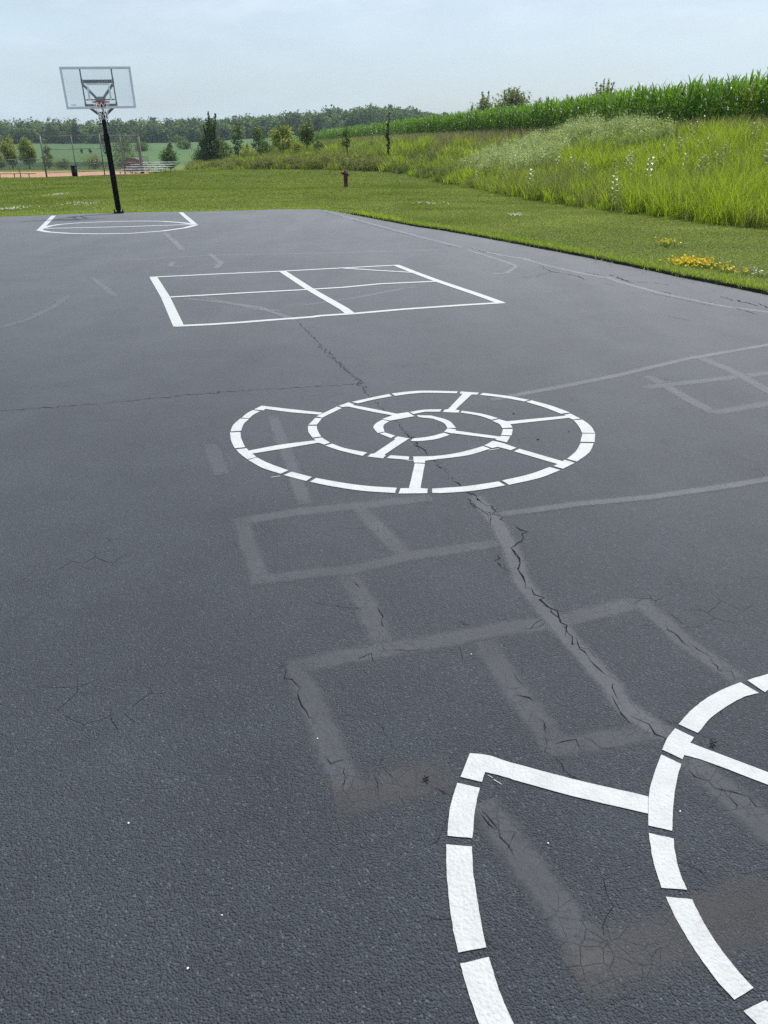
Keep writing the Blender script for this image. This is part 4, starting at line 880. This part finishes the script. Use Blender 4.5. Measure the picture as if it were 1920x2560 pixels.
# ------------------------------------------------------------------ grass and weeds
def inside(P, poly):
    x, y = P[:, 0], P[:, 1]; c = np.zeros(len(P), bool)
    for (xa, ya), (xb, yb) in zip(poly, poly[1:] + poly[:1]):
        m_ = ((ya > y) != (yb > y)) & (x < (xb - xa) * (y - ya) / ((yb - ya) or 1e-9) + xa); c ^= m_
    return c
def pix(P3):
    rel = P3 - np.array([0, 0, HC]); dp = rel @ cF; return 960 + FPX * (rel @ cX) / dp, 1280 - FPX * (rel @ cU) / dp, dp
def scatter(n, box, rng): return np.stack([rng.uniform(box[0], box[1], n), rng.uniform(box[2], box[3], n)], 1)
def seen(P, z, mg=80):
    a, b, d = pix(np.c_[P, z]); return (d > 2) & (a > -mg) & (a < 1920 + mg * 7) & (b < 2600)
rngg = np.random.default_rng(5)
def vnoise(P, s, seed=0):                                # smooth value noise for patchiness
    r_ = np.random.default_rng(seed).random((64, 64)); q = P / s; i = np.floor(q).astype(int); f_ = smooth(q - i); g_ = lambda a, b: r_[a % 64, b % 64]
    return (g_(i[:, 0], i[:, 1]) * (1 - f_[:, 0]) + g_(i[:, 0] + 1, i[:, 1]) * f_[:, 0]) * (1 - f_[:, 1]) + (g_(i[:, 0], i[:, 1] + 1) * (1 - f_[:, 0]) + g_(i[:, 0] + 1, i[:, 1] + 1) * f_[:, 0]) * f_[:, 1]
# lawn
LP = []
for n, box in ((330000, (.5, 12, 6, 30)), (210000, (-20, 6, 22, 50)), (220000, (-45, 4, 45, 112))):
    P = scatter(n, box, rngg); ok = ~inside(P, APOLY) & (pl_dist(P, TOE) < .35); P = P[ok]; z = terrain(P[:, 0], P[:, 1]); s = seen(P, z) & ~((P[:, 1] > 82) & (P[:, 0] < -22.5 - (P[:, 1] - 82) * .28)); LP.append(np.c_[P[s], z[s]])
P = np.concatenate(LP); P[:, 2] = np.maximum(P[:, 2], lip(P[:, :2])); dd = np.hypot(P[:, 0], P[:, 1]); pn = vnoise(P[:, :2], 1.3, 2) * .6 + vnoise(P[:, :2], 5, 3) * .4
h = (.035 + .03 * pn) * np.clip(dd / 28, .65, 1.5); w = np.clip(dd / 1100, .006, .05)
V, Qs, v = blades(P, h, w, np.clip(1.35 - dd / 60, .6, 1.15), 2, rngg); v = np.clip(v * .7 + (np.repeat(pn, 6) - .5) * .9 + np.repeat(np.clip(.24 - dd / 260, -.02, .2), 6), 0, 1)
tag(link('lawn_grass', npmesh('lawn_grass', V, Qs, v=v), M['lawn']), 'short mown green lawn around the blacktop', 'lawn grass', kind='stuff')
# longer bright fringe along the edge of the blacktop
edge = np.array(resample([(-40, 15.4), (-20, 21.6)] + AEDGE + [(5.4, 6)], .02)); n = 34000
e_ = edge[rngg.integers(0, len(edge), n)] + rngg.normal(0, 1, (n, 2)) * np.where(rngg.random((n, 1)) < .5, .06, .22)
ok = ~inside(e_, APOLY) | (rngg.random(n) < .06); e_ = e_[ok]; z = np.where((e_[:, 1] < 24) & (e_[:, 0] > -1), np.maximum(lip(e_), -.02), -.02)
farE = (e_[:, 1] > 21); V, Qs, v = blades(np.c_[e_, z], np.where(farE, .085, .07), np.where(farE, .016, .008), .7, 3, rngg)
tag(link('edge_grass', npmesh('edge_grass', V, Qs, v=v), M['lawn_edge']), 'bright longer grass along the edge of the blacktop', 'edge grass', kind='stuff')
# bank: zones by position between toe and crest
def bank_pts(n, box, t0, t1, extra=None):
    P = scatter(n, box, rngg); a = pl_dist(P, TOE); c = -pl_dist(P, CREST); t = a / np.maximum(a + np.maximum(c, 0), .1); ok = (a > -.15) & (t >= t0) & (t <= t1) & (c > -.6); P = P[ok]; z = terrain(P[:, 0], P[:, 1]); s = seen(P, z); P = np.c_[P[s], z[s]]
    return P
def add_weeds(name, P, h, w, lean, seg, material, label, curl=1.4):
    V, Qs, v = blades(P, h, w, lean, seg, rngg, curl=curl); tag(link(name, npmesh(name, V, Qs, v=v), M[material]), label, name.replace('_', ' '), kind='stuff')
B1, B2 = (3, 24, 14, 52), (-34, 16, 50, 170)
P = np.concatenate([bank_pts(330000, B1, 0, .75), bank_pts(300000, B2, 0, .7)]); dd = np.hypot(P[:, 0], P[:, 1])
px_, py_, _ = pix(P); pn = vnoise(P[:, :2], 1.6, 8)
lush = np.clip(smooth((px_ - 1330) / 300) + .55 * (pn > .5) * (px_ > 880), 0, 1)
def clump(P, dens, rad, seed, z_off=True):              # pull points towards tuft centres; returns points, tuft height factor
    rg = np.random.default_rng(seed); n = len(P); k = max(8, int(n / dens)); c = P[rg.integers(0, n, k)]; o = rg.integers(0, k, n); hf = rg.uniform(.45, 1.35, k)
    rr = rad * np.clip(np.hypot(c[:, 0], c[:, 1]) / 45, .55, 2.2)
    Q_ = c[o] + np.c_[rg.normal(0, 1, (n, 2)) * rr[o][:, None] * .5, np.zeros(n)]; Q_[:, 2] = terrain(Q_[:, 0], Q_[:, 1]); return Q_, hf[o]
sel = rngg.random(len(P)) < (.30 + .70 * lush) * (.5 + pn) ; Pt, hf = clump(P[sel], 34, .30, 41); d_ = np.hypot(Pt[:, 0], Pt[:, 1])
toe_d = pl_dist(Pt[:, :2], TOE)
add_weeds('tall_grass', Pt, (.35 + .5 * vnoise(Pt[:, :2], 1.5, 9)) * np.clip(.85 + toe_d / 4, .85, 1.15) * hf, np.clip(d_ / 1350, .013, .08), .55, 4, 'tall', 'lush yellow green tall grass covering the lower bank')
sel = rngg.random(len(P)) < (.75 - .45 * lush) * (1.2 - pn); Pd, hf = clump(P[sel], 30, .35, 42); d_ = np.hypot(Pd[:, 0], Pd[:, 1])
add_weeds('meadow_grass', Pd, (.40 + .6 * vnoise(Pd[:, :2], 1.8, 19)) * hf, np.clip(d_ / 1400, .012, .08), .5, 4, 'dull', 'dull olive meadow grass mixed into the bank')
P = np.concatenate([bank_pts(90000, B1, .62, 1.05), bank_pts(170000, B2, .5, 1.05)]); d_ = np.hypot(P[:, 0], P[:, 1])
add_weeds('seeding_grass', P[::2], .6, np.clip(d_[::2] / 2300, .007, .045), .35, 4, 'tan', 'brown seeding grass along the top of the bank below the corn')
add_weeds('crest_grass', P[1::2], .5, np.clip(d_[1::2] / 2000, .009, .055), .45, 4, 'dull', 'green weeds among the brown grass along the top of the bank')
# broad leaved weeds: small leaves floating on stems over the whole bank, dark near the toe
def weed_mass(name, P, hh, per, size, material, label, spread=.16):
    n = len(P); C = np.repeat(P, per, 0); t = rngg.beta(2.2, 1.3, n * per); H = np.repeat(np.broadcast_to(hh, n) * rngg.uniform(.7, 1.2, n), per)
    C = C + np.c_[rngg.normal(0, spread, (n * per, 2)) * (.4 + .8 * t[:, None]), H * t]
    V, Qs, v = leaves(C, rngg.normal(size=(n * per, 3)) + [0, 0, .6], np.repeat(np.broadcast_to(size, n), per), rngg, asp=.32, v=np.clip(rngg.beta(2, 2, n * per) * .6 + t * .4, 0, 1))
    tag(link(name, npmesh(name, V, Qs, v=v), M[material]), label, name.replace('_', ' '), kind='stuff')
P = np.concatenate([bank_pts(26000, B1, .12, .92), bank_pts(26000, B2, 0.02, .75)]); px_, py_, _ = pix(P)
cz_ = np.clip(1 - ((px_ - 1180) / 260) ** 2 - ((py_ - 400) / 75) ** 2, 0, 1) + .5 * np.clip(1 - ((px_ - 1480) / 200) ** 2 - ((py_ - 365) / 26) ** 2, 0, 1)
def bushy(name, P, hh, rad, per, size, material, label, seed):  # billowing clumps of fine leaves on stems
    rg = np.random.default_rng(seed); lb = []
    for p, h in zip(P, hh):
        for q in range(4): a = rg.uniform(0, 6.28); o = rad * rg.uniform(0, .8); lb.append((p[0] + o * math.cos(a), p[1] + o * math.sin(a), p[2] + h * rg.uniform(.3, .8), rad * rg.uniform(.4, .8), rad * rg.uniform(.4, .8), h * rg.uniform(.22, .42)))
    V, Qs, v = crown(lb, per * len(P), size, rg, .35)
    st = blades(np.repeat(P, 14, 0) + np.c_[rg.normal(0, rad * .5, (14 * len(P), 2)), np.zeros(14 * len(P))], np.repeat(hh, 14) * 1.12, size * .35, .3, 4, rg)
    V, Qs, v = cat([(V, Qs, v), st]); tag(link(name, npmesh(name, V, Qs, v=v), M[material]), label, name.replace('_', ' '), kind='stuff')
sel = np.where(rngg.random(len(P)) < cz_ * .8)[0]; sel = sel[:420]
bushy('sweet_clover', P[sel], rngg.uniform(.7, 1.45, len(sel)), .55, 230, .045, 'clover', 'pale frothy flowering weeds massed on the middle of the bank', 71)
tz = pl_dist(P[:, :2], TOE); far_ = np.where((px_ < 960) & (tz < 2.2) & (rngg.random(len(P)) < .35))[0]; far_ = far_[rngg.permutation(len(far_))[:210]]
bushy('toe_weeds', P[far_], rngg.uniform(.4, 1.2, len(far_)), .75, 150, .075, 'weed', 'olive weeds along the far foot of the bank', 72)
nr_ = np.where((px_ >= 960) & (tz < .9) & (tz > -.1))[0]; nr_ = nr_[rngg.permutation(len(nr_))[:240]]
bushy('foot_weeds', P[nr_], rngg.uniform(.3, .75, len(nr_)), .35, 170, .04, 'mid_leaf', 'dark green weeds along the near foot of the bank', 73)
Pw = P[rngg.random(len(P)) < .24]; d_ = np.hypot(Pw[:, 0], Pw[:, 1])
weed_mass('broadleaf_weeds', Pw, .3 + .75 * vnoise(Pw[:, :2], 1.4, 14), 30, np.clip(d_ / 1300, .02, .08), 'mid_leaf', 'mixed green broad leaved weeds on the bank')
# milkweed plants with paired leaves
def milkweed(seed):
    rng = np.random.default_rng(seed); h = .95; parts = [blades(np.array([[0, 0, 0.], [0, 0, 0.]]), np.array([h, h]), .016, .04, 3, np.random.default_rng(2), np.array([0, 1.57]))]
    for i in range(10):
        z = h * (.18 + .8 * i / 10); a0 = i * 1.57 + rng.normal(0, .2); ln = .17 * (1 - .45 * abs(i / 10 - .45)) * rng.uniform(.85, 1.15)
        for s in (0, math.pi):
            a = a0 + s; V = np.zeros((5, 2, 3))
            for k in range(5):
                t = k / 4; c = np.array([math.cos(a) * ln * t, math.sin(a) * ln * t, z + ln * (.65 * t - .35 * t * t)]); w_ = .035 * math.sin(math.pi * min(.97, .06 + .9 * t)); sd_ = np.array([-math.sin(a), math.cos(a), 0]) * w_
                V[k, 0] = c - sd_; V[k, 1] = c + sd_
            k = np.arange(4) * 2; parts.append((V.reshape(-1, 3), np.stack([k, k + 1, k + 3, k + 2], 1), np.full(10, rng.beta(2, 2))))
    return cat(parts)
MW = []
for i in range(5):
    c = milkweed(50 + i); me = npmesh('milkweed_plant', *c[:2], v=c[2]); me.materials.append(M['milk']); MW.append(me)
mp_ = [(1536, 448), (1560, 440), (1580, 452), (1660, 385), (1668, 380), (1640, 388), (1655, 412), (1690, 400), (1700, 378), (1725, 365), (1738, 345), (1720, 348), (1745, 400), (1760, 395), (1780, 430), (1800, 425), (1805, 400), (1810, 412), (1740, 455), (1622, 460), (1615, 452), (1640, 428), (1610, 395), (1600, 390), (1455, 445), (1460, 450), (1425, 430), (1476, 370), (1480, 380), (1575, 420), (1565, 425), (1318, 470), (1322, 468), (1186, 440), (1190, 450), (1204, 405), (1388, 430), (1392, 425), (1400, 415), (1530, 500), (1538, 505), (1760, 450), (1880, 355), (1870, 360), (1915, 430), (1128, 420), (965, 385), (868, 405), (1700, 440), (1616, 440)]
for i, (a, b) in enumerate(mp_):
    p = hit(a, b + 22); o = D.objects.new('milkweed_plant', MW[i % 5]); COL.objects.link(o); o.location = (p[0], p[1], T(p[0], p[1])); o.rotation_euler = (rngg.normal(0, .06), rngg.normal(0, .06), rngg.uniform(0, 6.28)); s = rngg.uniform(.9, 1.2); o.scale = (s, s, s)
    tag(o, 'milkweed stalk with pale paired leaves standing in the grassy bank', 'milkweed', 'milkweed plants on the bank')
# flower clumps in the lawn
def flower_clump(name, px, py, wpx, hpx, n, material, label, cat_, hh=.11, fs=.014):
    c = hit(px, py); rng = np.random.default_rng(px); a = hit(px + wpx / 2, py); rx_ = abs(a[0] - c[0]); b = hit(px, py - hpx / 2); ry_ = min(3., abs(b[1] - c[1]))
    q = rng.normal(0, .45, (n, 2)) * [rx_, ry_]; z = terrain(q[:, 0] + c[0], q[:, 1] + c[1]); z0 = T(c[0], c[1]); H = hh * rng.uniform(.7, 1.2, n)
    o = empty(name, (c[0], c[1], z0)); tag(o, label, cat_)
    C = np.c_[q, z - z0 + H]; V, Qs, v = cat([leaves(C + [0, 0, .004], np.tile([0, 0, 1.], (n, 1)), fs, rng, .8), leaves(C, np.tile([0, -.4, .7], (n, 1)), fs, rng, .8)])
    link('blossom', npmesh('blossom', V, Qs, v=v), M[material], o)
    V, Qs, v = blades(np.repeat(np.c_[q, z - z0], 4, 0) + rng.normal(0, .02, (n * 4, 3)) * [1, 1, 0], hh, .007, .5, 3, rng); link('foliage', npmesh('foliage', V, Qs, v=v), M['mid_leaf'], o)
flower_clump('yellow_flower_clump', 1735, 672, 150, 22, 190, 'yflower', 'big clump of yellow flowers in the lawn beside the blacktop edge', 'flowers', fs=.019)
flower_clump('yellow_flower_clump', 1810, 690, 80, 26, 36, 'yflower', 'sparse yellow flowers trailing right from the big clump', 'flowers', fs=.016)
flower_clump('yellow_flower_clump', 1665, 617, 44, 10, 34, 'yflower', 'small clump of yellow flowers farther up the lawn', 'flowers', fs=.018)
flower_clump('white_clover_patch', 1885, 694, 90, 20, 22, 'wflower', 'white clover blossoms at the right end of the yellow flowers', 'clover', hh=.08)
flower_clump('white_clover_patch', 1285, 542, 46, 6, 40, 'wflower', 'small patch of white clover in the right lawn', 'clover', hh=.07, fs=.02)
flower_clump('white_clover_patch', 1080, 512, 90, 10, 40, 'wflower', 'thin scatter of clover in the lawn right of the hydrant', 'clover', hh=.07, fs=.02)
flower_clump('white_clover_patch', 152, 489, 26, 6, 50, 'wflower', 'white clover patch in the left lawn well above the painted lane', 'clover', hh=.07, fs=.03)
flower_clump('white_clover_patch', 25, 527, 70, 12, 80, 'wflower', 'white clover patch at the left edge of the photo beside the blacktop', 'clover', hh=.07, fs=.022)
flower_clump('white_clover_patch', 215, 513, 110, 14, 70, 'wflower', 'scattered white clover just left of the hoop pole', 'clover', hh=.07, fs=.02)
# small litter on the blacktop
rp = random.Random(9)
for i, (a, b) in enumerate([(555, 2290), (470, 2423), (794, 1848), (1178, 1637), (1370, 2110), (322, 2060), (1700, 2030), (705, 935), (1345, 1100), (1422, 1080), (1284, 1035)]):
    p = G(a, b); r_ = rp.uniform(.0015, .0028) * (1 if b > 1500 else 2.6); bm = bmesh.new(); bmesh.ops.create_icosphere(bm, subdivisions=1, radius=r_, matrix=Matrix.Translation((0, 0, r_ * .5 + .0)) @ Matrix.Diagonal((1.3, .9, .6, 1)))
    for v_ in bm.verts: v_.co *= rp.uniform(.8, 1.2)
    me = D.meshes.new('pebble'); bm.to_mesh(me); bm.free(); o = link('pebble', me, M['litter'] if b > 1500 else M['dead'], loc=(p[0], p[1], .002)); o.rotation_euler = (0, 0, rp.uniform(0, 6))
    tag(o, 'tiny white grit lying on the near blacktop' if b > 1500 else 'tiny dark crumb lying on the blacktop near the middle spiral', 'pebble', 'white grit on the blacktop' if b > 1500 else 'dark crumbs on the blacktop')
def dead_leaf(px, py, s, label):
    p = G(px, py); b = MB(); rg = random.Random(px)
    for k in range(4):
        a = k * 1.5 + rg.random(); pts = [(math.cos(a) * s * t, math.sin(a) * s * t, .004 + .35 * s * math.sin(t * 2.5) * rg.uniform(.5, 1)) for t in (0, .35, .7, 1)]
        b.tube(pts, [s * .10, s * .22, s * .2, s * .05], 6)
    tag(b.build('dead_leaf', M['dead'], loc=(p[0], p[1], .003)), label, 'dead leaf')
dead_leaf(1066, 1952, .012, 'curled black dead leaf on the dusty old line beside the near spiral')
dead_leaf(1781, 1862, .014, 'small black dead leaf inside the near spiral')
